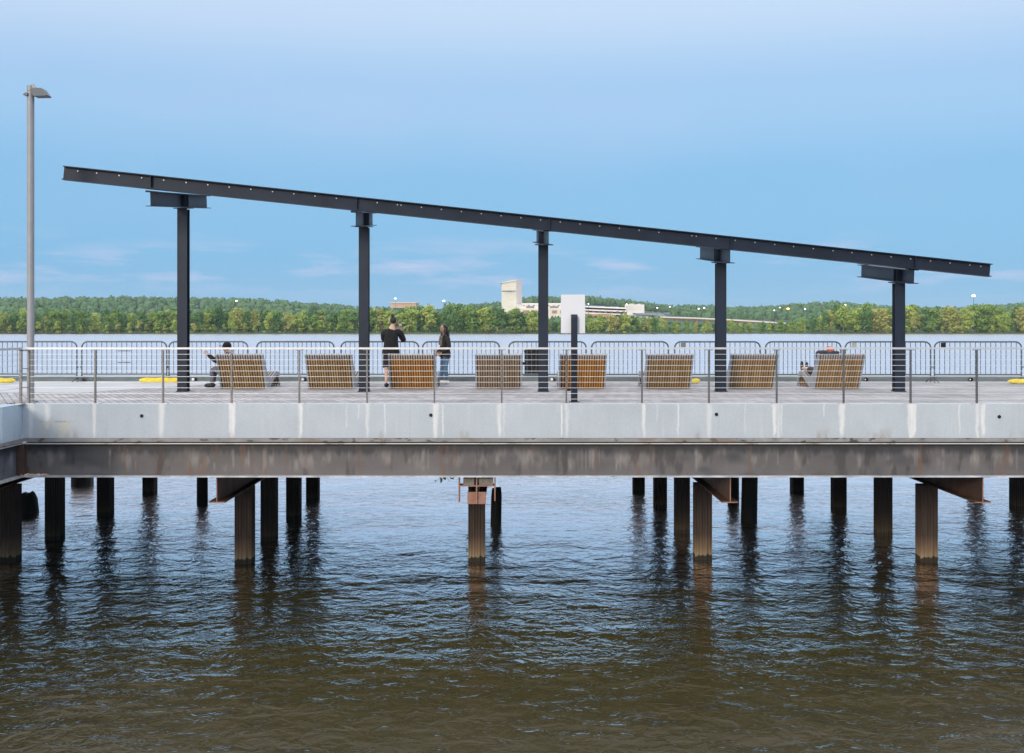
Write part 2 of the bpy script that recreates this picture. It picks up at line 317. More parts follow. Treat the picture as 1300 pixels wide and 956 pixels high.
# ------------------------------------------------------------------ the pier
pier = thing('pier', 'concrete and rusted steel pier standing on piles in the river', 'pier', (0, 0, 0))
POSTS = [37, 121, 207, 294, 380, 466, 551.5, 637, 719, 815, 900, 986, 1071, 1156, 1240, 1325]
def stained_wall(name, P0, U, L, z0, z1, fn, material, res=.016, thick=.32, N=(0,1,0), resz=.016):
    """vertical wall face as a fine sheet with its stains and tones as a colour attribute, and plain thickness behind it"""
    nx, nz_ = int(L/res)+1, max(3, int((z1-z0)/resz)+1)
    us = np.linspace(0, L, nx); zs = np.linspace(z0, z1, nz_); UU, ZZ = np.meshgrid(us, zs)
    P0 = np.array(P0, float); U = np.array(U, float)
    pts = np.stack([P0[0]+U[0]*UU, P0[1]+U[1]*UU, ZZ], -1).reshape(-1, 3)
    idx = np.arange(nx*nz_).reshape(nz_, nx)
    f = np.stack([idx[:-1,:-1], idx[:-1,1:], idx[1:,1:], idx[1:,:-1]], -1).reshape(-1, 4)
    col = fn(UU.ravel(), ZZ.ravel())
    nv = len(pts); N = np.array(N, float)*thick
    c = [pts[idx[0,0]], pts[idx[0,-1]], pts[idx[-1,-1]], pts[idx[-1,0]]]
    ext = np.array(c+[p+N for p in c])
    V = np.concatenate([pts, ext]); o = nv
    faces = f.tolist()+[[o+0,o+4,o+5,o+1],[o+3,o+2,o+6,o+7],[o+0,o+3,o+7,o+4],[o+1,o+5,o+6,o+2],[o+4,o+7,o+6,o+5]]
    me = bpy.data.meshes.new(name); me.from_pydata(V.tolist(), [], faces); me.update()
    a = me.color_attributes.new('stain', 'FLOAT_COLOR', 'POINT')
    cc = np.ones((len(V), 4), np.float32); cc[:nv,:3] = col; cc[nv:,:3] = col.mean(0)
    a.data.foreach_set('color', cc.ravel()); me.materials.append(material)
    return put(name, me, pier)
def fbm1(x, freq, seed, octs=4):
    r = np.random.default_rng(seed); y = np.zeros_like(x); a = 1.; tot = 0
    for k in range(octs):
        n = 4096; tab = r.random(n); xx = (x*freq+1000) % n; i = xx.astype(int); f = xx-i; f = f*f*(3-2*f)
        y += a*(tab[i % n]*(1-f)+tab[(i+1) % n]*f); tot += a; a *= .55; freq *= 2.03
    return y/tot
def fbm2(x, z, fx, fz, seed, octs=4):
    r = np.random.default_rng(seed); y = np.zeros_like(x); a = 1.; tot = 0
    for k in range(octs):
        n = 256; tab = r.random((n, n)); xx = (x*fx+500) % n; zz = (z*fz+500) % n
        i = xx.astype(int); j = zz.astype(int); f = xx-i; g = zz-j; f = f*f*(3-2*f); g = g*g*(3-2*g)
        i0, i1, j0, j1 = i % n, (i+1) % n, j % n, (j+1) % n
        y += a*((tab[i0,j0]*(1-f)+tab[i1,j0]*f)*(1-g)+(tab[i0,j1]*(1-f)+tab[i1,j1]*f)*g); tot += a; a *= .55; fx *= 2.07; fz *= 2.07
    return y/tot
lerp = lambda a, b, t: a*(1-t[:,None])+np.array(b)*t[:,None]
sm = lambda x, a, b: np.clip((x-a)/(b-a), 0, 1)**2*(3-2*np.clip((x-a)/(b-a), 0, 1))
CONC = (.495, .535, .58)
def concrete(x, z, x0=XL):
    X = x0+x
    c = np.tile(np.array(CONC), (len(x), 1)); c *= (.90+.2*fbm2(X, z, .8, 1.1, 3))[:,None]; c *= (.95+.1*fbm2(X, z, 6, 2, 4))[:,None]
    # faint cool damp streaks and many fine pale lime drips
    c = lerp(c, (.62,.63,.64), .35*sm(fbm1(X, 9, 11), .60, .80)*sm(fbm2(X, z, 1.5, 2.5, 12), .35, .65))
    rr = np.random.default_rng(5)
    stains = [(px(p, YE)+rr.uniform(-.03,.05), rr.uniform(.035,.09), rr.uniform(.65,1.), rr.uniform(.35,.95)) for p in POSTS]
    stains += [(px(p, YE), w_, l_, s_) for p, w_, l_, s_ in [(489,.02,.65,.7),(440,.02,.5,.5),(455,.02,.3,.5),(562,.025,.65,.9),(713,.025,.65,1),(834,.025,.35,.3),(861,.025,.65,.9),(946,.02,.6,.5),(1046,.02,.25,.6),(992,.03,.65,.5),(1218,.025,.6,.6),(382,.05,.65,.95),(983,.05,.65,.95),(1160,.07,.65,1),(1248,.07,.65,.8),(634,.06,.65,.8),(466,.05,.65,.45),(204,.06,.65,.5),(296,.06,.65,.9),(120,.05,.65,.6),(60,.08,.5,.6)]]
    for sx, w_, l_, s_ in stains:
        wob = sx+.02*(fbm1(z, 6, int(abs(sx)*100)+1)-.5)*2
        top = 1.25-.5*(-z/.65)
        d = np.abs(X-wob)/(.62*w_*np.clip(top, .4, 1.2))
        k = np.exp(-(d**4)*1.2)*s_*(1-sm(-z, l_*.8, l_*1.05))*(.35+1.1*fbm2(X, z, 25, 3, 21))
        c = lerp(c, (.80,.79,.78), np.clip(k, 0, 1))
    # brown weeping near the foot of the wall
    low = sm(-z, .40, .66)
    c = lerp(c, (.33,.26,.19), .55*low*sm(fbm1(X, 3.2, 31), .63, .80)*sm(fbm2(X, z, 14, 5, 33), .3, .7))
    d0 = np.exp(-((X+8.72)/.34)**4)*sm(-z, .30, .36)
    c = lerp(c, (.56,.53,.42), .65*d0*sm(fbm2(X, z, 16, 4, 41), .35, .6)); c = lerp(c, (.30,.24,.13), .8*np.exp(-((X+8.72)/.34)**8)*np.exp(-((z+.335)/.012)**2)*sm(fbm1(X,20,43),.35,.6))
    c = lerp(c, (.36,.39,.42), .22*sm(-z, .5, .65)*fbm2(X, z, 3, 8, 51))
    # cold joints at the formwork
    for jx in (-1.95, -7.75, 3.95, 9.7):
        c = lerp(c, (.40,.43,.45), .35*np.exp(-((X-jx)/.010)**2))
    return c
def lip(x, z, x0=XL):
    X = x0+x
    c = np.tile(np.array((.27,.265,.26)), (len(x), 1)); c *= (.6+.8*fbm2(X, z, 5, 9, 61))[:,None]
    c = lerp(c, (.045,.035,.03), .9*sm(fbm2(X, z, 7, 14, 62), .60, .74)); c = lerp(c, (.24,.15,.095), .6*sm(fbm2(X, z, 1.3, 6, 63), .62, .74))
    return c
def web(x, z, x0=XL):
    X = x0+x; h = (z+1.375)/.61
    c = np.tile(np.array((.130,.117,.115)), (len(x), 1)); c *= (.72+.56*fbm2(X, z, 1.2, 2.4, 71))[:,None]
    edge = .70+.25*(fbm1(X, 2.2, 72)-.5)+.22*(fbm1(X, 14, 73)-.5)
    c = lerp(c, (.036,.036,.042), .88*sm(h, edge-.10, edge+.14))  # darker towards the top, with a ragged lower edge
    c = lerp(c, (.31,.28,.26), .55*sm(fbm2(X, z, 4.5, 1.3, 75), .54, .72)*np.exp(-((h-.5)/.25)**2))
    c = lerp(c, (.045,.048,.055), .8*sm(fbm2(X, z, .5, .9, 76), .58, .70))
    c = lerp(c, (.34,.31,.29), .45*sm(fbm1(X, 12, 77), .64, .76)*sm(fbm2(X, z, 3, 2, 78), .45, .6)*sm(h, .05, .3)*(1-sm(h, .7, .9)))
    c = lerp(c, (.17,.085,.045), .55*sm(fbm1(X, 5, 91), .60, .74)*sm(fbm2(X, z, 18, 2.2, 92), .42, .65))
    c = lerp(c, (.035,.03,.03), .6*sm(fbm2(X, z, 3.5, 1.1, 93), .58, .72))
    c = lerp(c, (.075,.06,.055), .8*np.exp(-((X+.705)/.014)**2))
    c = lerp(c, (.030,.024,.02), .7*sm(-X, 8.8, 9.3)*sm(fbm2(X, z, 5, 3, 79), .45, .6))
    return c
M['conc_a'] = attr_mat('painted_concrete_with_lime_runs', 'stain', .75, .12, 26)
M['web_a'] = attr_mat('weathered_girder_steel', 'stain', .62, .2, 40)
LW = XR-XL
stained_wall('concrete_edge', (XL, YE, 0), (1,0,0), LW, -.648, 0, concrete, M['conc_a'], .014, .33)
stained_wall('steel_lip', (XL, YE-.012, 0), (1,0,0), LW, -.722, -.651, lip, M['web_a'], .014, .25, resz=.012)
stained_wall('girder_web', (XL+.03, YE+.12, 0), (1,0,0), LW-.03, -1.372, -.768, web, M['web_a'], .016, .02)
M['flange'] = mat('skylit_flange_edge', (.52,.53,.55), .55, .2, .35, 3, .1, (1,1,1))  # pale tone: sky light caught by the edge, put into the colour
M['flange_rust'] = mat('stained_flange_edge', (.66,.63,.60), .6, .1, .2, 2.2, .1, (1,1,1), (.25,.15,.09), lo=.55, hi=.7)  # pale base paints caught sky light; the brown patches are rust
g = MB(); g.box(XL, XR, YE-.005, YE+.26, -.766, -.748)
g.build('girder_flange', M['flange_rust'], pier)
g = MB(); g.box(XL, XR, YE-.01, YE+.26, -1.402, -1.375)
g.build('girder_flange', M['flange'], pier)
# wing of the pier that turns toward the camera at the far end
WX = XL-.002
YN = 8.0
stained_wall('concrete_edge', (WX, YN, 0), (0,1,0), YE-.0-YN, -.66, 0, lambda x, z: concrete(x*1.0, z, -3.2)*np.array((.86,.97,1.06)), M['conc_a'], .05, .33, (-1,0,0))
stained_wall('steel_lip', (WX+.012, YN, 0), (0,1,0), YE-YN, -.735, -.664, lambda x, z: lip(x, z, 2), M['web_a'], .05, .25, (-1,0,0))
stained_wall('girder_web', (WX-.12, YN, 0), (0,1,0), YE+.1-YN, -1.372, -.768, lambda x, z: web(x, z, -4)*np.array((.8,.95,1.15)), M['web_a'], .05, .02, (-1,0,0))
g = MB(); g.box(WX-.26, WX+.008, YN, YE+.12, -1.402, -1.375); g.box(WX-.26, WX+.004, YN, YE+.12, -.766, -.748)
g.build('girder_flange', M['flange'], pier)
# corner closing plates with flaking rust
g = MB(); g.box(XL-.10, XL+.028, YE+.0, YE+.125, -1.37, -.77); g.build('corner_plate', M['rust'], pier)
g = MB()
for k in range(46):
    cx_, cz_ = rng.normal(-9.22, .16), -1.378
    g.ball((cx_, YE+.02+rng.uniform(0,.1), cz_+rng.uniform(.004,.02)), (rng.uniform(.02,.06), .03, rng.uniform(.008,.022)), 7, 5)
g.build('rust_flakes', mat('pale_debris', (.62,.50,.40), .9, 0, .3, 9), pier)
# deck slab and inner structure
g = MB(); g.box(XL-.3, XR, YE+.34, YB-.01, -.60, -.245); g.box(-22, XL-.31, YN, YB-.01, -.60, -.245)
g.build('slab', M['slab'], pier)
g = MB(); g.box(XL-12, XR, YB, YB+.3, -.9, -.02); g.build('concrete_edge', M['curb'], pier)
# scupper holes through the concrete edge: short dark pipe ends
for hx, hy in ((180,528),(547,527),(909.5,526),(1268.5,529)):
    X, Z = px(hx, YE), pz(hy, YE)
    g = MB(); g.tube([(X, YE-.012, Z), (X, YE+.05, Z)], .033, 14)
    g.build('scupper', M['black'], pier)
# cross girders, piles
LINES = [-15.5, -10.87, -5.68, -.68, 4.20, 9.06, 13.95]
for i, X in enumerate(LINES):
    if X < -14: continue
    y0 = YE+.15
    g = MB()
    g.ibeam((X, y0, -1.91), (X, YB-.2, -1.91), .505, .32, .022, .018)
    o = g.build('cross_girder', M['rust'], pier)
    if abs(X) < 12:
        e = MB(); e.box(X-.15, X+.15, y0-.018, y0-.002, -1.911, -1.893); e.box(X-.009, X+.009, y0-.018, y0-.002, -1.892, -1.41); e.build('girder_end', M['rust_pink'], o)
def rib_profile(hw, n=6, d=.014):
    p = []; cs = [(-hw,-hw),(hw,-hw),(hw,hw),(-hw,hw)]
    for k in range(4):
        a, b = Vector(cs[k]), Vector(cs[(k+1) % 4]); t = (b-a)/(n*4); nn = Vector((-(b-a).y, (b-a).x)).normalized()
        for j in range(n*4):
            q = a+t*j
            if j % 4 in (2, 3) and 0 < j: q = q+nn*d
            p.append((q.x, q.y))
    return p
def pile_mesh(hw, z0, z1, mt):
    g = MB(); g.prism(rib_profile(hw), (0, 0, 0), (1,0,0), (0,1,0), (0,0,1), z1-z0); return g.mesh('pile', mt)
PZ0, PZ1 = -5.2, -1.913
pm_front = pile_mesh(.178, PZ0, PZ1, M['pile']); pm_back = pile_mesh(.172, PZ0, PZ1, M['pile_shaded'])
# the pile's own zero is the river bed; material heights count from there
for m_ in ('pile', 'pile_shaded'):
    for n_ in M[m_].node_tree.nodes:
        if n_.type == 'MAP_RANGE' and abs(n_.inputs[2].default_value-2.2) < 1e-4:
            n_.inputs[1].default_value = 1.60; n_.inputs[2].default_value = 3.60
ROWS = {-10.87: (23.7, 26.05, 29.4, 33.0), -5.68: (23.5, 26.0, 28.8, 31.8), -.68: (23.7, 26.3, 29.3), 4.20: (23.9, 26.9, 30.6, 33.3), 9.06: (23.7, 26.6, 30.2, 33.2), 13.95: (23.9, 26.8, 30.4, 33.2), -15.5: (23.7,26.2,29.4,34.0)}
PPX = {-10.87: (8,66,131,188), -5.68: (308.5,340,371.5,396), -.68: (605,604.5,604), 4.20: (893.5,867,839,811.5), 9.06: (1180,1124,1067,1013.5)}
for X, ys in ROWS.items():
    for j, Y in enumerate(ys):
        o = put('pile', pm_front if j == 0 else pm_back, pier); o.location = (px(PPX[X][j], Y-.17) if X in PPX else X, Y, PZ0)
        if j == 0: o['label'] = 'ribbed brown pile with a tan tide band above the water'
        g = MB(); g.box(X-.2, X+.2, Y-.2, Y+.2, PZ1+.0, PZ1+.0029); 
# hanger frame under the middle joint, with timber blocks
X = -.68; y0 = YE+.07
g = MB(); zt, zb = -1.404, -1.565; L_, R_ = px(582, y0), px(629, y0)
g.box(L_, R_, y0, y0+.25, zb-.022, zb); g.box(L_, L_+.022, y0-.002, y0+.25, zb-.33, zt); g.box(R_-.022, R_, y0-.002, y0+.25, zb-.30, zt)
g.box(X-.012, X+.012, y0-.004, y0+.02, -1.91, zt)
g.box(X-.178, X+.178, y0+.05, y0+.07, -1.93, -1.70)
g.build('hanger_frame', M['rust_pink'], pier)
for a, b in ((588, 602), (608, 626)):
    g = MB(); g.box(px(a, y0), px(b, y0), y0+.02, y0+.22, zb+.002, zt-.03)
    g.build('packing_block', mat('grey_packing_timber', (.22,.19,.16), .85, 0, .25, 8, .4), pier)
# old timber piles and stumps that stand on their own
def timber(name, label, x, ytop, ybase, wpx, tilt=0, seed=1, hidden_top=False, rough_top=True):
    Y = (EYE-WATER)*F/(ybase-HY); X = px(x, Y); r = wpx*Y/F/2; zt = pz(ytop, Y)
    rr = random.Random(seed); g = MB(); n = 14; rings = []
    L = zt-(WATER-1.2); hs = [0, .3, .55, .75, .9, 1.0]
    ph = [rr.uniform(.86, 1.12) for _ in range(n)]
    for h in hs:
        rg = []
        for k in range(n):
            a = 2*math.pi*k/n; rad = r*ph[k]*(1.04-.08*h); z = L*h
            if h == 1.0 and rough_top: z += rr.uniform(-.12, .03)*min(1, r*5)
            if h == 1.0: rad *= .90
            rg.append((rad*math.cos(a)+tilt*z, rad*math.sin(a), z))
        rings.append(rg)
    vs = [v for rg in rings for v in rg]+[(tilt*L, 0, L-.05)]; fs = []
    for i in range(len(hs)-1):
        for k in range(n): fs.append((i*n+k, i*n+(k+1) % n, (i+1)*n+(k+1) % n, (i+1)*n+k))
    for k in range(n): fs.append(((len(hs)-1)*n+k, (len(hs)-1)*n+(k+1) % n, len(vs)-1))
    g.add(vs, fs, 0, True)
    o = g.build(name, M['dark_timber']); o.location = (X-tilt*L, Y, WATER-1.2); tag(o, label, 'old pile'); return o
timber('broken_pile', 'broken leaning black timber stump in the water near the lamp end', 35, 625, 651, 23, -.10, 3)
timber('broken_pile', 'short rounded black timber pile standing alone beside the middle steel pile', 631, 619, 664, 14, .02, 4)
timber('timber_pile', 'thick round dark timber pile under the deck below the fourth column', 952, 590, 661, 21, .02, 5)
timber('timber_pile', 'thin dark timber pile partly hidden by the orange-rust girder end under the fourth column', 931, 590, 640, 14, 0, 6)
timber('timber_pile', 'dark timber pile just outside the girder end below the first lounger', 257, 590, 640, 15, 0, 7)
timber('timber_pile', 'fat dark timber pile in shallow view between the two piles nearest the lamp post', 104, 590, 617, 26, 0, 8)
# sprig of leaves hanging below the girder
g = MB()
for k in range(26):
    c = Vector((px(565, YE)+rng.normal(0, .09), YE+.2+rng.uniform(-.06,.06), -1.40-abs(rng.normal(0, .05)))); a = Vector(rng.normal(size=3)).normalized(); b = a.cross(Vector(rng.normal(size=3))).normalized(); s_ = rng.uniform(.03,.06)
    g.tube([(px(565, YE), YE+.2, -1.395), tuple(c)], .003, 4)
    g.add([c-a*s_, c+b*s_*.5, c+a*s_, c-b*s_*.5], [(0,1,2,3)])
tag(g.build('weed', mat('weed_green', (.03,.07,.02), .6, 0, .4, 9)), 'small green sprig hanging under the girder beside the middle pile', 'plant')

# ------------------------------------------------------------------ cable railing
rail = thing('cable_railing', 'stainless cable railing with flat handrail along the pier edge', 'railing', (0, YE+.08, 0))
yr = 0.0
pm = MB(); pm.box(-.0145, .0145, -.024, .024, .012, 1.035); pm.box(-.075, .075, -.03, .03, 1.028, 1.038)
pmesh = pm.mesh('post', M['post'])
bm_ = MB(); bm_.box(-.10, .10, -.06, .06, .001, .013)
for sx in (-.08, .08): bm_.tube([(sx, -.035, .013), (sx, -.035, .026)], .010, 6)
bmesh_ = bm_.mesh('base_plate', M['stainless'])
for p in POSTS:
    o = put('post', pmesh, rail); o.location = (px(p, YE+.08), yr, 0); b = put('base_plate', bmesh_, o)
g = MB(); x0, x1 = px(33, YE+.08), XR-.3
g.box(x0, x1, -.032, .032, 1.045, 1.080); g.build('handrail', M['stainless'], rail)
for k in range(9):
    z = .09+.1075*k
    g = MB(); g.tube([(x0+.05, -.0, z), (x1, -.0, z)], .0048, 6); g.build('cable', M['cable'], rail)
# the return of the same railing along the wing
ret = thing('cable_railing', 'end post and short return of railing by the lamp, running toward the water gap', 'railing', (px(27.5, YE), YE-.04, 0))
for dy in (0, -1.3, -2.6, -3.9):
    o = put('post', pmesh, ret); o.location = (0, dy, 0); o.rotation_euler = (0, 0, R(90)); put('base_plate', bmesh_, o)
g = MB(); g.box(-.032, .032, -5.2, .0, 1.04, 1.083); g.build('handrail', M['stainless'], ret)
for k in range(9):
    z = .09+.1075*k
    g = MB(); g.tube([(0, -5.2, z), (0, .0, z)], .0048, 6); g.build('cable', M['cable'], ret)
for z in (.32, .68, 1.02):
    g = MB(); g.tube([(.02, 0, z), (.15, .05, z)], .008, 6); g.build('link_bar', M['post'], ret)

# ------------------------------------------------------------------ lamp post
lp = thing('lamp_post', 'tall grey round lamp post with small angled lamp head at the pier corner', 'street lamp', (px(38.9, 21.55), 21.55, 0))
g = MB(); g.tube([(0,0,.02),(0,0,6.08)], .068, 20); g.build('pole', M['lamp_paint'], lp)
g = MB(); g.tube([(0,0,0),(0,0,.03)], .13, 20); g.build('base', M['lamp_paint'], lp)
g = MB(); g.tube([(0,0,6.085),(0,0,6.185)], .071, 18); g.prism([(0.02,6.20),(.055,6.22),(.11,6.13),(.16,6.11),(.16,6.06),(.09,6.03),(.02,6.08)], (0,-.05,0), (1,0,0), (0,0,1), (0,1,0), .1)
g.build('collar', M['lamp_paint'], lp)
g = MB()
A = [(.07,6.10,.05),(.20,6.12,.10),(.29,6.11,.11),(.36,6.03,.11)]
for (a, b) in (((.055,6.11),(.0,0)),):
    g.prism([(.07,6.125),(.255,6.12),(.36,5.985),(.34,5.97),(.10,5.965),(.07,6.02)], (0,-.12,0), (1,0,0), (0,0,1), (0,1,0), .24)
g.prism([(-.115,6.00),(-.06,6.035),(-.02,6.03),(-.02,5.975),(-.10,5.985)], (0,-.10,0), (1,0,0), (0,0,1), (0,1,0), .3)
g.build('lamp_head', M['lamp_dark'], lp)

# ------------------------------------------------------------------ the sloping steel frame
fr = thing('steel_frame', 'dark steel canopy frame of five columns carrying one long sloping beam', 'steel frame', (0, 0, 0))
CXS = [231.5, 461.5, 689.8, 917.0, 1142.5]; YC = 25.11
NPX = [191.4, 452, 696.2, 926.6, 1160]; NZ = [152, 126.3, 102.5, 79.6, 53.6]
FPX = [262.5, 472.8, 681.3, 888.8, 1093.5]; FZ = [149.4, 127.7, 106.4, 85.2, 62.3]
CH = .31
far_pts = []
for i in range(5):
    X = px(CXS[i], YC-.11)
    Yn = 22.95+(X+7.5)*.078; Yf = 27.0+(X+7.5)*.05
    A = Vector((px(NPX[i], Yn), Yn, EYE+NZ[i]*Yn/F)); B = Vector((px(FPX[i], Yf), Yf, EYE+FZ[i]*Yf/F))
    g = MB(); g.ibeam(A, B, CH, .216, .016, .012); cb = g.build('cross_beam', M['steel'], fr)
    t = (B-A).normalized(); k = (YC-A.y)/(B.y-A.y); C = A+(B-A)*k; sd = t.cross(Vector((0,0,1))).normalized(); u = sd.cross(t).normalized()
    for dy in (-.10, .10):
        for s_ in (-1, 1):
            g = MB(); g.obox(C+t*dy+u*(CH/2)+sd*(s_*.057), t, sd, u, .006, .050, CH/2-.017); g.build('stiffener', M['steel'], cb)
    far_pts.append((A, B, u))
    zc = C.z-.004
    XC = X*.65+C.x*.35
    col = MB(); hw = .111; zb_, zt_ = .022, zc-.03
    col.box(XC-hw, XC+hw, YC-hw, YC-hw+.016, zb_, zt_); col.box(XC-hw, XC+hw, YC+hw-.016, YC+hw, zb_, zt_); col.box(XC-.006, XC+.006, YC-hw+.0165, YC+hw-.0165, zb_, zt_)
    co = col.build('column', M['steel'], fr)
    g = MB(); g.obox((XC, YC, zc-.012), (1,0,0), (0, t.y, t.z), (0, -t.z, t.y), .19, .15, .010); g.build('cap_plate', M['steel'], co)
    g = MB(); g.box(XC-.13, XC+.13, YC-.13, YC+.13, .002, .021); g.build('base_plate', M['steel'], co)
BH = .286
def main_beam(P0, P1, dots, stiff, bolts=True):
    P0, P1 = Vector(P0), Vector(P1); g = MB(); g.ibeam(P0, P1, BH, .19, .019, .012)
    b = g.build('main_beam', M['steel'], fr)
    t = (P1-P0); L = t.length; t.normalize(); sd = Vector((0,-1,0)); sd = (sd-t*sd.dot(t)).normalized(); u = t.cross(Vector((0,1,0))).normalized()
    if u.z < 0: u = -u
    for X in stiff:
        s_ = (X-P0.x)/t.x; c = P0+t*s_+u*(BH/2)
        for q in (1, -1):
            g = MB(); g.obox(c+sd*q*.048, (1,0,0), (0,1,0), (0,0,1), .006, .040, BH/2-.020); g.build('stiffener', M['steel'], b)
    if dots:
        bm2 = MB(); bm2.tube([(0, 0, 0), (0, -.022, 0)], .0135, 8); bme = bm2.mesh('bolt', M['bolt'])
        for X in dots:
            s_ = (X-P0.x)/t.x; c = P0+t*s_+u*(BH*.74)+sd*.006
            o = put('bolt', bme, b); o.location = c
    return b
Yl, Yr = 22.95-1.75*.078, 22.95+18.05*.078
P0 = Vector((px(80, Yl), Yl, EYE+(HY-210.9)*Yl/F-BH)); P1 = Vector((px(1256, Yr), Yr, EYE+(HY-335.1)*Yr/F-BH))
DOTS = [98,122,150.5,179,207,235.4,263,290,317.5,345,372,399,426,451.7,477.8,503.4,508,533.9,559.2,584.6,609.8,635,660,685,710,735,760,785,810,835,877,882.5,907.5,932,957,982,1006,1031,1056,1080,1105,1129.7,1154.5,1179.6,1204.5,1229.5,1243.5]
dx = []
for d in DOTS:
    k = (d-80)/1176.; Y = Yl*Yr/(Yr+(Yl-Yr)*k) if False else None
    # intersect the photo column with the beam line
    a = (d-CX)/F; s_ = (a*P0.y-P0.x)/((P1.x-P0.x)-a*(P1.y-P0.y)); dx.append(P0.x+(P1.x-P0.x)*s_)
main_beam(P0, P1, dx, [A.x for A, B, u in far_pts])
# far twin of the beam on the other ends of the cross beams
A0, B0, u0 = far_pts[0]; A4, B4, u4 = far_pts[4]
q0 = B0+Vector((0,-.12,CH+.028)); q4 = B4+Vector((0,-.12,CH+.028)); dv = (q4-q0)/(q4.x-q0.x)
main_beam(q0+dv*(-1.75), q4+dv*1.75, None, [B.x for A, B, u in far_pts])
for A, B, u in far_pts:
    for p, q in ((A, .10), (B, -.12)):
        g = MB(); c = p+Vector((0, q, CH+.013)); g.obox(c, (1,0,-.1), (0,1,.09), (.1,-.09,1), .11, .10, .012); g.build('bearing_plate', M['steel'], fr)

# ------------------------------------------------------------------ sign
sg = thing('sign', 'blank white panel sign on a dark square post behind the railing', 'sign', (px(729, 21.62), 21.62, 0))
g = MB(); h = 1.69; g.box(-.062, .062, -.045, .045, .012, h-.03); g.prism([(-.045, h-.029), (.045, h-.029), (.045, h+.03)], (-.062,0,0), (0,1,0), (0,0,1), (1,0,0), .124)
g.build('post', M['steel'], sg)
g = MB(); g.box(px(712,21.72)-px(729,21.62), px(742.5,21.72)-px(729,21.62), .05, .085, pz(423, 21.7), pz(374, 21.7)); g.build('panel', M['sign'], sg)
g = MB(); g.box(-.10, .10, -.09, .09, .001, .012); g.build('base_plate', M['steel'], sg)
g = MB(); g.box(-.16, -.07, -.03, .02, .22, .27); g.build('cable_box', M['black'], sg)

# ------------------------------------------------------------------ loungers
SIT = [(-.43,.825),(-.35,.848),(-.22,.70),(-.06,.52),(.10,.365),(.26,.265),(.42,.235),(.60,.265),(.80,.325),(.98,.37),(1.14,.38),(1.28,.35),(1.40,.26),(1.47,.14),(1.50,0)]
BOT = [(1.42,0),(1.39,.12),(1.32,.21),(1.19,.265),(1.03,.262),(.87,.215),(.70,.15),(.54,.085),(.40,.03),(.30,0),(0,0),(-.22,.40),(-.44,.80)]
PROF = SIT+BOT
BW = 1.10
def inset(prof, d):
    out_ = []; n = len(prof)
    for i in range(n):
        a, b, c = Vector(prof[i-1]), Vector(prof[i]), Vector(prof[(i+1) % n])
        e1, e2 = (b-a).normalized(), (c-b).normalized(); n1, n2 = Vector((e1.y, -e1.x)), Vector((e2.y, -e2.x)); nn = (n1+n2)
        if nn.length < 1e-5: nn = n1
        nn.normalize(); out_.append(tuple(b+nn*d/max(.5, nn.dot(n1))))
    return out_
# profile runs clockwise (top side first), so (y,-x) of an edge points inward
NS = 19; pitch = BW/NS
sl_, pn, cr_ = MB(), [], MB()
for k in range(1, NS-1):
    xx = -BW/2+pitch*(k+.5); dz = random.uniform(-.004, .004)
    pr = [(a+(random.uniform(-.012,.012) if i < 2 else 0), b+(dz if i < 2 else 0)) for i, (a, b) in enumerate(PROF)]
    sl_.prism(pr, (xx-.0165, 0, 0), (0,1,0), (0,0,1), (1,0,0), .033)
core = inset(PROF, .035)
cr_.prism(core, (-BW/2+.04, 0, 0.0), (0,1,0), (0,0,1), (1,0,0), BW-.08)  # solid core added so the slat gaps read dark
pr_side = MB(); pr_side.prism(PROF, (-.02,0,0), (0,1,0), (0,0,1), (1,0,0), .04)
meshes = {k: sl_.mesh('slats', M[k]) for k in ('wood_brown','wood_orange','wood_faded')}
core_me = cr_.mesh('gap_core', M['bench_core']); side_me = {k: pr_side.mesh('side_panel', [M['bench_grey']]) for k in (0,)}
BN = [(309.3,'wood_brown','slatted wave lounger that the person in the black cap sits on, nearest the lamp post'),
      (420.5,'wood_brown','brown slatted wave lounger just beside the second column from the lamp post'),
      (524.3,'wood_orange','orange slatted wave lounger in front of the man in black shorts'),
      (633.2,'wood_faded','faded grey-brown slatted wave lounger between the woman in jeans and the black bin'),
      (739.3,'wood_orange','orange slatted wave lounger behind the dark post of the white sign'),
      (847.8,'wood_brown','brown slatted wave lounger with a yellow bag lying at its foot'),
      (953.1,'wood_brown','brown slatted wave lounger just past the fourth column, empty'),
      (1061.9,'wood_brown','brown slatted wave lounger with a person lying on it')]
YBN = 26.24
for cxp, k, lab in BN:
    b = thing('lounger', lab, 'lounger', (px(cxp, YBN), YBN, .001), R(random.uniform(-.6,.6)), 'wave loungers in a row facing the river')
    put('slats', meshes[k], b); put('gap_core', core_me, b)
    for s_ in (-1, 1):
        o = put('side_panel', side_me[0], b); o.location = (s_*(BW/2-.018), 0, 0)

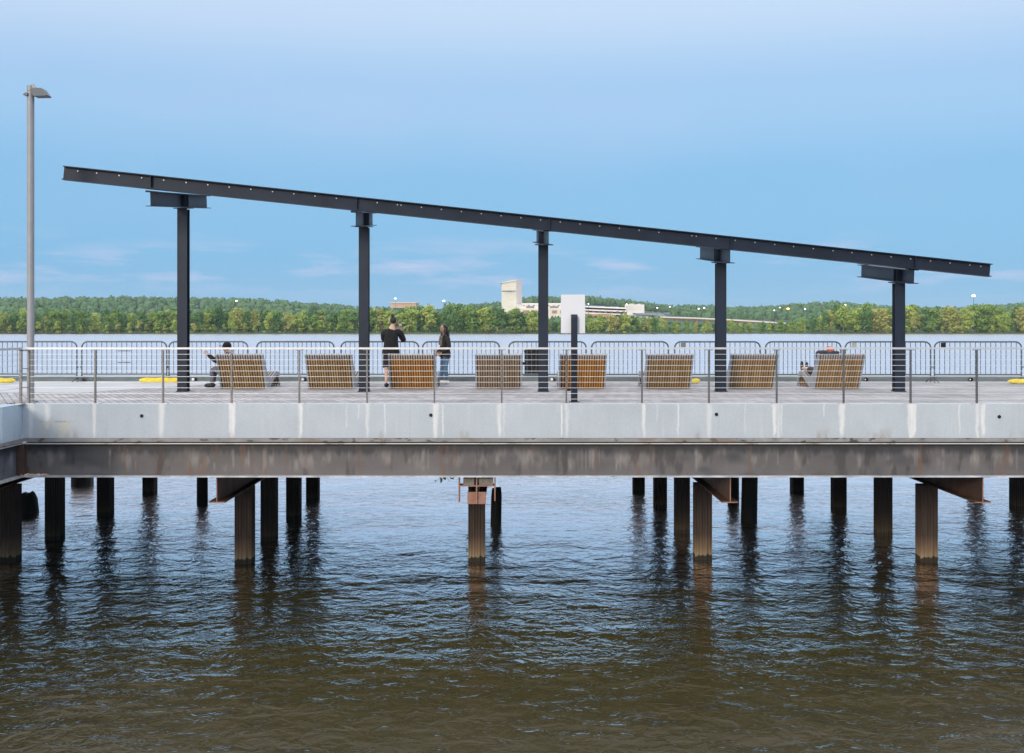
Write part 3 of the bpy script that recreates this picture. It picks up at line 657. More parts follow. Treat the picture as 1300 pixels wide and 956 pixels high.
# ------------------------------------------------------------------ crowd barricades
def barricade_meshes(W_):
    f = MB(); r = .021; zc, rc = 1.075, .16; zb = .21
    pts = [(-W_/2, 0, .03), (-W_/2, 0, zc-rc)]
    for k in range(1, 7):
        a = math.pi/2*k/6; pts.append((-W_/2+rc-rc*math.cos(a), 0, zc-rc+rc*math.sin(a)))
    pts += [(-x, y, z) for x, y, z in pts[::-1]]
    f.tube(pts, r, 8); f.tube([(-W_/2, 0, zb), (W_/2, 0, zb)], .018, 8)
    n = 17; bars = MB()
    for k in range(1, n):
        x = -W_/2+W_*k/n; top = zc-.01
        if x < -W_/2+rc or x > W_/2-rc:
            dd = rc-(W_/2-abs(x)); top = zc-rc+math.sqrt(max(0, rc*rc-dd*dd))-.005
        bars.tube([(x, 0, zb), (x, 0, top)], .0088, 6, 0, False)
    foot = MB(); pts = [(0,-.30,.012),(0,-.20,.07),(0,-.05,.10),(0,.05,.10),(0,.20,.07),(0,.30,.012)]; foot.tube(pts, .017, 8)
    hook = MB(); hook.tube([(0,0,0),(.045,0,0),(.045,0,.05)], .008, 6); hook.tube([(0,0,.5),(.05,0,.5)], .010, 6)
    return f.mesh('frame', M['galv']), bars.mesh('infill_bars', M['galv']), foot.mesh('foot', M['galv']), hook.mesh('hook', M['galv'])
BR = [(-10,98,'steel crowd barricade directly behind the lamp post',None),
      (103.5,212,'steel crowd barricade with an H of extra bars, between lamp post and tallest column','H'),
      (214,315,'steel crowd barricade behind the seated person in the black cap',None),
      (325.5,424.5,'steel crowd barricade between the first two loungers counted from the lamp post',None),
      (432.5,532,'steel crowd barricade behind the man who is filming',None),
      (536,634.5,'steel crowd barricade the woman in jeans stands at',None),
      (645.6,744.5,'steel crowd barricade in front of the black ribbed bin',None),
      (750.5,849,'steel crowd barricade just past the white sign, without any tag',None),
      (856,965.6,'steel crowd barricade with a grey tag behind the fourth column','g'),
      (971.5,1068,'steel crowd barricade behind the feet of the person lying down',None),
      (1072.6,1182,'steel crowd barricade with a pale tag behind the shortest column','p'),
      (1186,1297,'steel crowd barricade with a black tag at its corner','b'),
      (1301,1409,'last steel crowd barricade, cut off by the picture edge beyond the black tag',None)]
M['tag_g'] = mat('grey_tag', (.20,.20,.21), .6); M['tag_p'] = mat('pale_tag', (.42,.42,.40), .6)
for a, b, lab, ex in BR:
    Yb = 29.45-.0003*((a+b)/2-20)*.9
    W_ = px(b, Yb)-px(a, Yb)-.02
    f, bars, ft, hk = barricade_meshes(W_)
    o = thing('crowd_barricade', lab, 'barricade', ((px(a, Yb)+px(b, Yb))/2, Yb, 0), R(random.uniform(-.5,.5)), 'crowd barricades along the river edge')
    put('frame', f, o); put('infill_bars', bars, o)
    for s_ in (-1, 1):
        k = put('foot', ft, o); k.location = (s_*(W_/2-.0), 0, 0)
        k = put('hook', hk, o); k.location = (s_*(W_/2-.01), 0, .38); 
        if s_ < 0: k.rotation_euler = (0, 0, math.pi)
    if ex == 'H':
        g = MB(); g.tube([(-.17,0,.52),(.17,0,.52)], .012, 6); g.tube([(-.17,0,.83),(.17,0,.83)], .012, 6); g.build('cross_bars', M['galv'], o)
    elif ex:
        g = MB(); g.box(-W_/2+.16, -W_/2+.29, -.03, -.022, .93, 1.05); g.build('tag', {'g': M['tag_g'], 'p': M['tag_p'], 'b': M['black']}[ex], o)

# ------------------------------------------------------------------ small things on the deck
g = MB()                                           # ribbed bin beyond the kerb
bn = thing('bin', 'black ribbed bin on a flat base beyond the kerb, behind the middle column', 'bin', (px(675.5, 31.6), 31.6, .0))
g = MB(); n = 40; pr = []
for k in range(n):
    a = 2*math.pi*k/n; r = .205+(.016 if k % 2 else 0); pr.append((r*math.cos(a), r*math.sin(a)))
g.prism(pr, (0,0,.09), (1,0,0), (0,1,0), (0,0,1), .66); g.build('body', M['black'], bn)
g = MB(); g.tube([(0,0,.752),(0,0,.80)], .235, 24); g.tube([(0,0,.80),(0,0,.82)], .20, 24); g.build('lid', M['black'], bn)
g = MB(); g.box(-.27,.27,-.27,.27,.001,.088); g.build('base', M['black'], bn)
for s_ in (-1,1):
    g = MB(); g.ball((s_*.255,0,.42), .045, 8, 6); g.build('handle', M['black'], bn)
def sandbag(label, xa, xb, Y, hgt, seed):
    rr = random.Random(seed); g = MB(); X0, X1 = px(xa, Y), px(xb, Y); n = max(5, int((X1-X0)/.08))
    pts, rs = [], []
    for i in range(n+1):
        f = i/n; pts.append((X0+(X1-X0)*f, Y+rr.uniform(-.03,.03), hgt*.52)); e_ = min(1, min(f, 1-f)*6+.35); rs.append(hgt*.5*e_*rr.uniform(.88,1.08))
    g.tube(pts, rs, 10); g.tube([(p[0], p[1]-.02, p[2]-.02) for p in pts[1:-1]], [r*.9 for r in rs[1:-1]], 10)
    o = g.build('sandbag', M['yellow']); tag(o, label, 'sandbag'); return o
sandbag('yellow sandbag on the paving between the lamp post barricades, cut by the picture edge', -30, 19.5, 28.9, .13, 1)
sandbag('long yellow sandbag lying at the foot of the tallest column', 177, 229, 28.9, .14, 2)
sandbag('yellow sandbag lying under the barricade with the black tag', 1279, 1340, 28.4, .13, 3)
sandbag('small yellow bag lying beside the brown lounger at the fourth column', 876, 889, 28.6, .13, 4)
M['lens'] = mat('white_lens', (.85,.85,.85), .3, 0, .02)
LAMPS = [(105,'kerb light under the H-barred barricade',1),(247,'kerb light beside the tallest column near the seated legs',-1),(386,'kerb light between the first and second loungers',-1),
         (702,'kerb light between the middle column and the orange lounger',-1),(1100,'kerb light beside the lounger of the person lying down',1),(1233,'kerb light under the barricade with the black tag',1)]
for x, lab, s_ in LAMPS:
    Y = 29.72; o = thing('kerb_light', 'small round '+lab, 'light', (px(x, Y), Y, .05), 0, 'small round lights on the kerb')
    g = MB(); g.tube([(0,.06,0),(0,-.01,0)], .05, 12); g.build('housing', M['black'], o)
    g = MB(); g.ball((-.03*s_*-1 if s_ < 0 else -.04,-.03,0), .042 if s_ < 0 else .02, 10, 7); g.build('lens', M['lens'], o)

# ------------------------------------------------------------------ people
def skin(nodes, edges, sub=2, root=0):
    me = bpy.data.meshes.new('tmp'); me.from_pydata([n[:3] for n in nodes], edges, []); me.update()
    ob = bpy.data.objects.new('tmp', me); COL.objects.link(ob)
    ob.modifiers.new('s', 'SKIN'); 
    for i, n in enumerate(nodes):
        d = me.skin_vertices[0].data[i]; r = n[3]; d.radius = r if isinstance(r, tuple) else (r, r); d.use_root = (i == root)
    ob.modifiers['s'].use_smooth_shade = True
    ss = ob.modifiers.new('u', 'SUBSURF'); ss.levels = sub; ss.render_levels = sub
    dg = bpy.context.evaluated_depsgraph_get(); ev = ob.evaluated_get(dg); m2 = ev.to_mesh()
    vs = [tuple(v.co) for v in m2.vertices]; fs = [tuple(p.vertices) for p in m2.polygons]
    ev.to_mesh_clear(); bpy.data.objects.remove(ob); bpy.data.meshes.remove(me)
    return vs, fs
def chain(mb, pts, m=0, sub=2):
    vs, fs = skin(pts, [(i, i+1) for i in range(len(pts)-1)], sub); mb.add(vs, fs, m, True)
def head(mb, c, f, up=(0,0,1), m=0, s=1.0):
    """skull with jaw, nose, ears; f is the facing direction. slots: m skin, m+1 dark (eyes), m+2 lips"""
    c = Vector(c); f = Vector(f).normalized(); u = Vector(up); u = (u-f*u.dot(f)).normalized(); r = f.cross(u)
    b = bmesh.new(); bmesh.ops.create_icosphere(b, subdivisions=3, radius=1)
    vs = []
    for v in b.verts:
        x, y, z = v.co
        X, Y, Z = x*.076, y*.094, z*.115
        if z < -.1: k = min(1, (-z-.1)/.9); X *= 1-.38*k; Y = Y*(1-.30*k)+.018*k
        if y > .6 and abs(x) < .25 and -.25 < z < .2: Y += .020*(1-abs(x)/.25)*(1-abs(z+.03)/.26)
        if y > .5 and .05 < z < .3 and .15 < abs(x) < .55: Y -= .006
        vs.append(c+(r*X+f*Y+u*Z)*s)
    mb.add(vs, [tuple(v.index for v in fc.verts) for fc in b.faces], m, True); b.free()
    for q in (-1, 1):
        e_ = c+(r*q*.074-f*.005+u*.0)*s; mb.ball(e_, (.016*s,.016*s,.028*s), 8, 6, m)
        e_ = c+(r*q*.030+f*.083+u*.018)*s; mb.ball(e_, .010*s, 8, 6, m+1)
    mb.ball(c+(f*.084-u*.055)*s, (.020*s, .012*s, .007*s), 8, 5, m+2)
def hand(mb, w, d, side, m=0, curl=.5):
    """palm plus four fingers and a thumb; w wrist point, d pointing direction, side the thumb side"""
    w, d, sd = Vector(w), Vector(d).normalized(), Vector(side); sd = (sd-d*sd.dot(d)).normalized(); n = d.cross(sd)
    chain(mb, [(*w, .026), (*(w+d*.045), (.036,.020)), (*(w+d*.085), (.036,.018))], m, 1)
    for k, L in enumerate((.070,.080,.074,.058)):
        o = w+d*.078+sd*(.030-.020*k); a = o+d*L*.5+n*L*.15*curl; t = a+(d*(1-curl*.5)+n*curl).normalized()*L*.5
        chain(mb, [(*o, .0100), (*a, .0092), (*t, .0078)], m, 1)
    o = w+d*.03+sd*.028; a = o+(d*.6+sd*.8).normalized()*.04; t = a+(d*.9+sd*.3).normalized()*.032
    chain(mb, [(*o, .013), (*a, .011), (*t, .009)], m, 1)
def body(mb, J, m=0):
    """one skinned surface from joints: dict of name -> (x,y,z,r)"""
    order = ['pelvis','spine','chest','neck','headb','shL','elL','wrL','shR','elR','wrR','hipL','knL','anL','hipR','knR','anR']
    idx = {k: i for i, k in enumerate(order)}
    ed = [('pelvis','spine'),('spine','chest'),('chest','neck'),('neck','headb'),('chest','shL'),('shL','elL'),('elL','wrL'),('chest','shR'),('shR','elR'),('elR','wrR'),('pelvis','hipL'),('hipL','knL'),('knL','anL'),('pelvis','hipR'),('hipR','knR'),('knR','anR')]
    vs, fs = skin([J[k] for k in order], [(idx[a], idx[b]) for a, b in ed]); mb.add(vs, fs, m, True)
def grow(J, names, d, edges, mb, m=0, extra=None):
    nodes = []; idx = {}
    for k in names: idx[k] = len(nodes); x, y, z, r = (extra or {}).get(k, J[k]); rr = tuple(a+d for a in r) if isinstance(r, tuple) else r+d; nodes.append((x, y, z, rr))
    vs, fs = skin(nodes, [(idx[a], idx[b]) for a, b in edges]); mb.add(vs, fs, m, True)
def mid(a, b, t, r): return (a[0]*(1-t)+b[0]*t, a[1]*(1-t)+b[1]*t, a[2]*(1-t)+b[2]*t, r)
SKIN = mat('skin_tan', (.42,.235,.155), .55, 0, .08, 12); SKIN2 = mat('skin_light', (.58,.37,.27), .55, 0, .06, 12)
EYE_M = mat('eye_dark', (.02,.015,.012), .25); LIP = mat('lips', (.36,.12,.10), .5)
HAIR = mat('black_hair', (.012,.010,.010), .45, 0, .3, 30, .4); KNIT = mat('black_knit', (.013,.013,.015), .9, 0, .3, 25, .4)
SHORTS = mat('dark_shorts', (.016,.014,.019), .85, 0, .3, 12, .3); JEANS = mat('blue_jeans', (.085,.165,.27), .85, 0, .4, 8, .3)
WHITE = mat('white_leather', (.85,.82,.76), .6, 0, .08, 9); SHOE = mat('black_shoe', (.015,.015,.017), .6); GREYT = mat('grey_trousers', (.14,.14,.18), .9, 0, .2, 9, .3)
JACKET = mat('black_jacket', (.011,.008,.009), .7, 0, .4, 9, .4); SCARF = mat('patterned_scarf', (.20,.17,.13), .9, 0, .6, 22); ORANGE = mat('orange_cloth', (.62,.10,.03), .85, 0, .15, 12); DARKCLOTH = mat('dark_blue_cloth', (.035,.04,.06), .9, 0, .3, 9, .3)
def shoe(mb, an, d, m=0, L=.20):
    a = Vector(an[:3]); d = Vector(d).normalized()
    b = a+Vector((0,0,-.045))
    chain(mb, [(*(b-d*.075), .050), (*(b+d*.03), .056), (*(b+d*L*.70), (.056,.046)), (*(b+d*L*.98), (.044,.034))], m, 2)
TOP = [('pelvis','spine'),('spine','chest'),('chest','shL'),('shL','elL'),('elL','wrL'),('chest','shR'),('shR','elR'),('elR','wrR')]
TOPN = ['spine','pelvis','chest','shL','elL','wrL','shR','elR','wrR']
BONES = [('pelvis','spine','t'),('spine','chest','t'),('chest','shL','t'),('shL','elL','a'),('elL','wrL','a'),('chest','shR','t'),('shR','elR','a'),('elR','wrR','a'),('chest','neck','n'),('neck','headb','h'),
         ('pelvis','hipL','p'),('hipL','knL','u'),('knL','anL','l'),('pelvis','hipR','p'),('hipR','knR','u'),('knR','anR','l')]
def garment(J, mb, pick, d):
    """the part of the body's own surface where pick(bone class, place along the bone) holds, moved out by d(...)"""
    bm = bmesh.new(); g = MB(); body(g, J)
    vs = [bm.verts.new(v) for v in g.v]
    for f in g.f:
        try: bm.faces.new([vs[i] for i in f])
        except ValueError: pass
    bmesh.ops.recalc_face_normals(bm, faces=bm.faces); bm.normal_update(); keep = []; pos = []
    for v in bm.verts:
        best = None
        for x, y, c in BONES:
            A, B = Vector(J[x][:3]), Vector(J[y][:3]); t = max(0, min(1, (v.co-A).dot(B-A)/max(1e-9, (B-A).length_squared)))
            rA = J[x][3] if not isinstance(J[x][3], tuple) else sum(J[x][3])/2; rB = J[y][3] if not isinstance(J[y][3], tuple) else sum(J[y][3])/2
            q = (v.co-(A+(B-A)*t)).length/(rA*(1-t)+rB*t)
            if best is None or q < best[0]: best = (q, c, t)
        keep.append(pick(best[1], best[2])); pos.append(v.co+v.normal*d(best[1], best[2]))
    bm.verts.index_update(); faces = [tuple(v.index for v in f.verts) for f in bm.faces if all(keep[v.index] for v in f.verts)]; bm.free()
    used = sorted({i for f in faces for i in f}); mp = {o: k for k, o in enumerate(used)}
    mb.add([pos[i] for i in used], [tuple(mp[i] for i in f) for f in faces], 0, True)
def top_garment(J, mb, hem_u=.12, d=.016):
    garment(J, mb, lambda c, t: c in 'tap' and not (c == 'a' and False) or (c == 'n' and t < .62) or (c == 'u' and t < hem_u),
            lambda c, t: d+(.014 if c == 'p' else 0)+(.020 if c == 'u' else 0)+(.004 if c == 'n' else 0))
def dress(J, who, top_mat, leg_mat, leg_frac, shoe_mat, toe, d_top=.016, d_leg=.008, hem=.12):
    g = MB(); top_garment(J, g, hem, d_top); g.build('jacket' if top_mat is JACKET else 'sweatshirt', top_mat, who)
    g = MB()
    if leg_frac < 1: garment(J, g, lambda c, t: c == 'p' or c == 'u', lambda c, t: .010+(.026*t if c == 'u' else 0)); g.build('shorts', leg_mat, who)
    else: garment(J, g, lambda c, t: c in 'pu' or (c == 'l' and t < .90), lambda c, t: d_leg+(.012*t if c == 'l' else 0)); g.build('trousers', leg_mat, who)
    for s_ in 'LR':
        g = MB(); shoe(g, J['an'+s_], toe[s_] if isinstance(toe, dict) else toe); g.build('shoe', shoe_mat, who)
# --- the man filming
man = thing('person', 'person with a hair bun in black sweatshirt and shorts, holding up a phone', 'person', (px(496.5, 26.85), 26.85, 0))
J = dict(pelvis=(0,0,.92,(.150,.115)), spine=(0,-.01,1.11,(.155,.118)), chest=(0.01,-.01,1.29,(.150,.115)), neck=(.03,.02,1.47,.060), headb=(.045,.035,1.56,.055),
         shL=(-.180,0,1.355,.066), elL=(-.20,.16,1.14,.050), wrL=(.06,.30,1.34,.034), shR=(.198,0,1.355,.066), elR=(.30,.10,1.13,.052), wrR=(.21,.32,1.36,.034),
         hipL=(-.10,0,.84,.095), knL=(-.115,.02,.48,.058), anL=(-.115,-.02,.10,.038), hipR=(.10,0,.84,.095), knR=(.125,.03,.48,.058), anR=(.13,.02,.10,.038))
g = MB(); body(g, J); head(g, (.06,.055,1.605), (.25,.95,-.05)); hand(g, J['wrL'][:3], (.55,.25,.6), (0,.3,1)); hand(g, J['wrR'][:3], (-.1,.15,1), (-1,.3,0))
g.build('body', [SKIN2, EYE_M, LIP], man)
dress(J, man, KNIT, SHORTS, .5, SHOE, (0,1,0), .020, .010, .16)
g = MB(); g.ball((.05,.035,1.635), (.083,.098,.095), 14, 10); g.ball((.035,.0,1.735), (.036,.036,.045), 10, 8); g.tube([(.03,.0,1.77),(.02,-.01,1.80)], [.014,.004], 6); g.build('hair', HAIR, man)
ph = MB(); ph.box(-.038, .038, -.005, .005, -.075, .075); pho = ph.build('phone', mat('phone_white', (.75,.77,.80), .3)); pho.location = (man.location.x+.185, man.location.y+.36, 1.475); pho.rotation_euler = (0,0,R(10))
tag(pho, 'small pale phone held up in front of the face of the person with the bun', 'phone')
# --- the woman at the barrier, turned toward him
wom = thing('person', 'woman with long black hair, dark jacket, blue jeans and white shoes at the barricade', 'person', (px(565, 28.25), 28.25, 0), R(118))
J = dict(pelvis=(0,0,.80,(.135,.105)), spine=(0,0,.96,(.120,.095)), chest=(0,0,1.12,(.125,.10)), neck=(0,.015,1.285,.048), headb=(0,.03,1.36,.048),
         shL=(-.15,0,1.17,.054), elL=(-.21,-.02,.95,.042), wrL=(-.14,.14,.82,.030), shR=(.15,0,1.17,.054), elR=(.21,-.02,.95,.042), wrR=(.14,.14,.82,.030),
         hipL=(-.085,0,.74,.088), knL=(-.09,.03,.42,.055), anL=(-.10,-.01,.10,.036), hipR=(.085,0,.74,.088), knR=(.10,.03,.42,.055), anR=(.13,.06,.10,.036))
g = MB(); body(g, J); head(g, (0,.045,1.415), (-.1,1,-.05), s=.93); hand(g, J['wrL'][:3], (.4,.5,-.5), (0,.6,1)); hand(g, J['wrR'][:3], (-.4,.5,-.5), (0,.6,1)); g.build('body', [SKIN, EYE_M, LIP], wom)
dress(J, wom, JACKET, JEANS, 1, WHITE, (0,1,0), .018, .006, .18)
g = MB(); g.ball((0,.018,1.44), (.082,.092,.095), 14, 10); 
chain(g, [(0,-.04,1.44,(.085,.055)), (0,-.065,1.33,(.10,.05)), (0,-.075,1.20,(.10,.04)), (0,-.075,1.10,(.07,.03))])
for s_ in (-1,1): chain(g, [(s_*.07,.02,1.42,.03), (s_*.09,.04,1.31,.032), (s_*.085,.09,1.19,.028)])
g.build('hair', HAIR, wom)
g = MB(); chain(g, [(-.05,.09,1.25,.03), (-.05,.125,1.13,.032), (-.05,.13,.98,.030)]); chain(g, [(.05,.09,1.25,.03), (.05,.125,1.13,.032), (.05,.13,1.0,.030)]); g.build('scarf', SCARF, wom)
# --- the person seated sideways on the first lounger
sit = thing('person', 'person in black cap and jacket seated sideways, one arm stretched out', 'person', (px(291.5, 26.72), 26.72, 0), R(84))
J = dict(pelvis=(0,0,.40,(.15,.12)), spine=(0,.0,.55,(.15,.11)), chest=(0,.03,.71,(.155,.11)), neck=(0,.05,.84,.052), headb=(0,.07,.91,.05),
         shL=(-.17,.03,.76,.062), elL=(-.20,.26,.64,.046), wrL=(-.17,.47,.80,.032), shR=(.17,.03,.76,.062), elR=(.23,.16,.54,.046), wrR=(.10,.34,.50,.032),
         hipL=(-.09,.06,.38,.09), knL=(-.10,.40,.45,.060), anL=(-.10,.40,.10,.040), hipR=(.09,.06,.38,.09), knR=(.11,.40,.45,.060), anR=(.10,.46,.10,.040))
g = MB(); body(g, J); head(g, (0,.085,.975), (-.15,1,-.12)); hand(g, J['wrL'][:3], (0,.8,.5), (-.3,0,1)); hand(g, J['wrR'][:3], (-.2,1,-.1), (-1,.2,.2)); g.build('body', [SKIN2, EYE_M, LIP], sit)
dress(J, sit, KNIT, GREYT, 1, SHOE, (0,1,0), .018, .008, .02)
g = MB(); g.ball((0,.065,1.015), (.095,.108,.100), 16, 10); g.tube([(0,.065,.965),(0,.065,1.0)], .103, 16); g.prism([(-.075,.10),(.075,.10),(.06,.20),(-.06,.20)], (0,.05,1.005), (1,0,0), (0,1,0), (0,0,1), .012); g.build('cap', KNIT, sit)
# --- the person lying on the last lounger
lie = thing('person', 'person lying on the lounger in dark shorts, orange cap over the headrest', 'person', (px(1061.9, YBN)-.28, YBN, 0))
J = dict(pelvis=(0,.42,.385,(.15,.10)), spine=(0,.24,.50,(.15,.10)), chest=(.02,.06,.66,(.155,.10)), neck=(.05,-.10,.80,.05), headb=(.06,-.17,.86,.05),
         shL=(-.14,.02,.74,.06), elL=(-.20,-.14,.86,.044), wrL=(-.02,-.27,.875,.032), shR=(.19,.02,.74,.06), elR=(.30,.18,.56,.046), wrR=(.14,.34,.52,.032),
         hipL=(-.09,.48,.37,.088), knL=(-.14,.88,.43,.062), anL=(-.20,1.26,.44,.042), hipR=(.09,.48,.37,.088), knR=(.07,.90,.45,.062), anR=(-.08,1.26,.42,.042))
g = MB(); body(g, J); head(g, (.075,-.20,.905), (.1,.72,.66), (0,-.66,.72)); hand(g, J['wrL'][:3], (.9,-.2,.1), (0,-1,.2)); hand(g, J['wrR'][:3], (-.8,.5,-.1), (0,1,.5)); g.build('body', [SKIN2, EYE_M, LIP], lie)
g = MB(); top_garment(J, g, .05, .018); g.build('jacket', DARKCLOTH, lie)
g = MB(); garment(J, g, lambda c, t: c == 'p' or (c == 'u' and t < .8), lambda c, t: .010+(.02*t if c == 'u' else 0)); g.build('shorts', DARKCLOTH, lie)
for s_ in 'LR':
    a = Vector(J['an'+s_][:3]); g = MB(); chain(g, [(*(a+Vector((0,.0,-.05))), .042), (*(a+Vector((0,.035,.03))), .044), (*(a+Vector((0,.05,.12))), (.042,.034)), (*(a+Vector((0,.045,.18))), (.032,.026))]); g.build('shoe', SHOE, lie)
g = MB(); g.ball((.075,-.225,.925), (.090,.10,.075), 14, 9); g.prism([(-.07,0),(.07,0),(.055,.10),(-.055,.10)], (.085,-.14,.955), (1,0,0), (0,.8,.5), (0,-.5,.8), .012); g.build('cap', ORANGE, lie)
# folded dark coat thrown over the top of the same lounger
g = MB(); bx = px(1061.9, YBN)
for k in range(6):
    f = k/5.; g.ball((bx-.46+.34*f, YBN-.385+.02*math.sin(5*f), .865+.012*math.sin(9*f)), (.075,.085,.040), 10, 7)
g.tube([(bx-.50,YBN-.36,.86),(bx-.10,YBN-.36,.865)], .036, 8)
tag(g.build('folded_coat', DARKCLOTH), 'dark folded coat lying over the headrest of the occupied lounger', 'coat')

# ------------------------------------------------------------------ far bank: terrain
def interp(tab, x):
    return float(np.interp(x, [a for a, b in tab], [b for a, b in tab]))
RIDGE = [(-400,378),(0,377.5),(60,377.5),(100,376.5),(150,375.5),(200,376.5),(240,377.5),(300,377.5),(340,379.5),(380,382),(420,385),(450,388),(480,390),(560,392),(590,386),(640,382.5),(662,377),(690,376),(730,375.5),(745,375.5),(800,380),(830,385),(860,387),(900,387),(950,389.5),(985,387),(1020,383.5),(1050,381.5),(1070,383),(1100,387),(1150,390),(1230,389),(1270,386),(1300,384),(1700,380)]
YR0 = 1500.
TH = 13.0
def ground_z(X, Y):
    xp = CX+X*F/Y
    top = pz(interp(RIDGE, CX+X*F/YR0), YR0)-TH
    t = np.clip((Y-960)/(YR0-960), 0, 1); t = t*t*(3-2*t)
    return (WATER+1.0)*(1-t)+max(top, 3)*t
xs = np.linspace(-1400, 1400, 113); ys = [705, 708, 735, 800, 900, 1000, 1150, 1300, 1400, 1500, 1700, 2200, 4500]
vs = []; fs = []
for j, Y in enumerate(ys):
    for X in xs:
        Xs = X*(1 if Y < 2000 else Y/2000)
        z = WATER-.6 if j == 0 else (WATER+.55 if j == 1 else ground_z(Xs, min(Y, YR0)))
        yy = Y+(14*math.sin(X/70.)+7*math.sin(X/23.+1) if j < 3 else 0)
        vs.append((Xs, yy, z if Y < 2000 else z*.8))
n = len(xs)
for j in range(len(ys)-1):
    for i in range(n-1): fs.append((j*n+i, j*n+i+1, (j+1)*n+i+1, (j+1)*n+i))
t_ = MB(); t_.add(vs, fs, 0, True)
kind(t_.build('terrain', mat('far_bank_undergrowth', (.05,.085,.03), .9, 0, .3, .05, 0, (1,1,1), (.035,.075,.03))), 'structure')
# ------------------------------------------------------------------ thin summer air over the river
hb = MB(); hb.box(-2600, 2600, -60, 4700, WATER-1.2, 85)
hm = bpy.data.materials.new('haze'); hm.use_nodes = True; ht = hm.node_tree; ht.nodes.clear()
ho = ht.nodes.new('ShaderNodeOutputMaterial'); hv = ht.nodes.new('ShaderNodeVolumePrincipled'); hv.inputs['Color'].default_value = (.80,.88,1,1); hv.inputs['Density'].default_value = .00009; hv.inputs['Anisotropy'].default_value = .2
ht.links.new(hv.outputs[0], ho.inputs['Volume'])
kind(hb.build('haze', hm), 'stuff')
# ------------------------------------------------------------------ foliage
def leaf_mat(name, a, b, scale=.12, trans=.25):
    m = bpy.data.materials.new(name); m.use_nodes = True; t = m.node_tree; bs = t.nodes['Principled BSDF']; bs.inputs['Roughness'].default_value = .7; bs.inputs['Specular IOR Level'].default_value = .2
    tcn = t.nodes.new('ShaderNodeTexCoord'); nz = t.nodes.new('ShaderNodeTexNoise'); nz.inputs['Scale'].default_value = scale; nz.inputs['Detail'].default_value = 5; nz.inputs['Roughness'].default_value = .7
    ge = t.nodes.new('ShaderNodeNewGeometry'); t.links.new(ge.outputs['Position'], nz.inputs['Vector'])
    oi = t.nodes.new('ShaderNodeObjectInfo'); ad = t.nodes.new('ShaderNodeMath'); ad.operation = 'MULTIPLY_ADD'; t.links.new(oi.outputs['Random'], ad.inputs[0]); ad.inputs[1].default_value = .35; t.links.new(nz.outputs[0], ad.inputs[2])
    mr = t.nodes.new('ShaderNodeMapRange'); mr.inputs[1].default_value = .42; mr.inputs[2].default_value = .92; t.links.new(ad.outputs[0], mr.inputs[0])
    mx = t.nodes.new('ShaderNodeMix'); mx.data_type = 'RGBA'; t.links.new(mr.outputs[0], mx.inputs['Factor']); mx.inputs['A'].default_value = (*a, 1); mx.inputs['B'].default_value = (*b, 1)
    t.links.new(mx.outputs['Result'], bs.inputs['Base Color'])
    return m
LM = {'deep': leaf_mat('deep_green_leaves', (.070,.165,.045), (.135,.255,.070)), 'mid': leaf_mat('green_leaves', (.14,.26,.055), (.255,.36,.085)),
      'lime': leaf_mat('lime_leaves', (.27,.38,.075), (.44,.50,.12)), 'gold': leaf_mat('olive_gold_leaves', (.30,.34,.085), (.46,.44,.14)), 'ridge': leaf_mat('hazy_ridge_leaves', (.045,.115,.06), (.11,.20,.085), .04)}  # ridge: haze blue is put into the leaf colour
BARK = mat('pale_bark', (.20,.17,.13), .9, 0, .3, 2)
def crown_mesh(seed, h, w, mt, lobes=9, per=75, base=.25, leaf=.55):
    r = np.random.default_rng(seed); g = MB(); P = []
    for k in range(lobes):
        zf = base+(.93-base)*r.random(); wr = w*.5*(1-.75*max(0, (zf-.55)/.45)**1.5); a = r.random()*6.283; d = wr*.62*math.sqrt(r.random())
        rad = np.array((w*.26, w*.26, h*.13))*r.uniform(.65,1.2)
        P.append((np.array((d*math.cos(a), d*math.sin(a), zf*h)), rad))
    P.append((np.array((0,0,h*.86)), np.array((w*.2,w*.2,h*.12)))); P.append((np.array((0,0,h*.55)), np.array((w*.3,w*.3,h*.25))))
    for c, rad in P:
        for j in range(per):
            v = r.normal(size=3); v /= np.linalg.norm(v); p = c+v*rad*(.55+.5*r.random())
            nn = v+.7*r.normal(size=3); nn /= np.linalg.norm(nn); t = np.cross(nn, r.normal(size=3)); t /= np.linalg.norm(t)+1e-9; b = np.cross(nn, t); s_ = leaf*r.uniform(.6,1.25)
            g.add([p-t*s_, p+b*s_*.7, p+t*s_, p-b*s_*.7], [(0,1,2,3)])
    return g.mesh('crown', mt)
def trunk_mesh(seed, h, r0=.32):
    r = random.Random(seed); g = MB(); pts = [(0,0,-1.0)]
    for k in range(1, 6): pts.append((r.uniform(-.3,.3)*k*.4, r.uniform(-.3,.3)*k*.4, h*.82*k/5))
    g.tube(pts, [r0, r0*.85, r0*.7, r0*.5, r0*.35, r0*.15], 6)
    for k in range(4):
        b = pts[2+k % 3]; a = r.uniform(0, 6.28); g.tube([b, (b[0]+2.2*math.cos(a), b[1]+2.2*math.sin(a), b[2]+h*.16)], [r0*.4, r0*.1], 5)
    return g.mesh('trunk', BARK)
VAR = {}
for nm, mt in (('deep','deep'),('mid','mid'),('lime','lime'),('gold','gold')):
    VAR[nm] = [(crown_mesh(100+i+hash_, 1*16., 10.5+i*1., LM[mt], 15+i, 62, .10, .66), trunk_mesh(i+7, 16.)) for i, hash_ in ((0,len(nm)),(1,len(nm)*11),(2,len(nm)*17))]
SHR = {nm: [(crown_mesh(300+i, 7., 6., LM[nm], 7, 45, .05, .5), trunk_mesh(60+i, 6., .16)) for i in (0,1)] for nm in ('lime','mid','gold')}
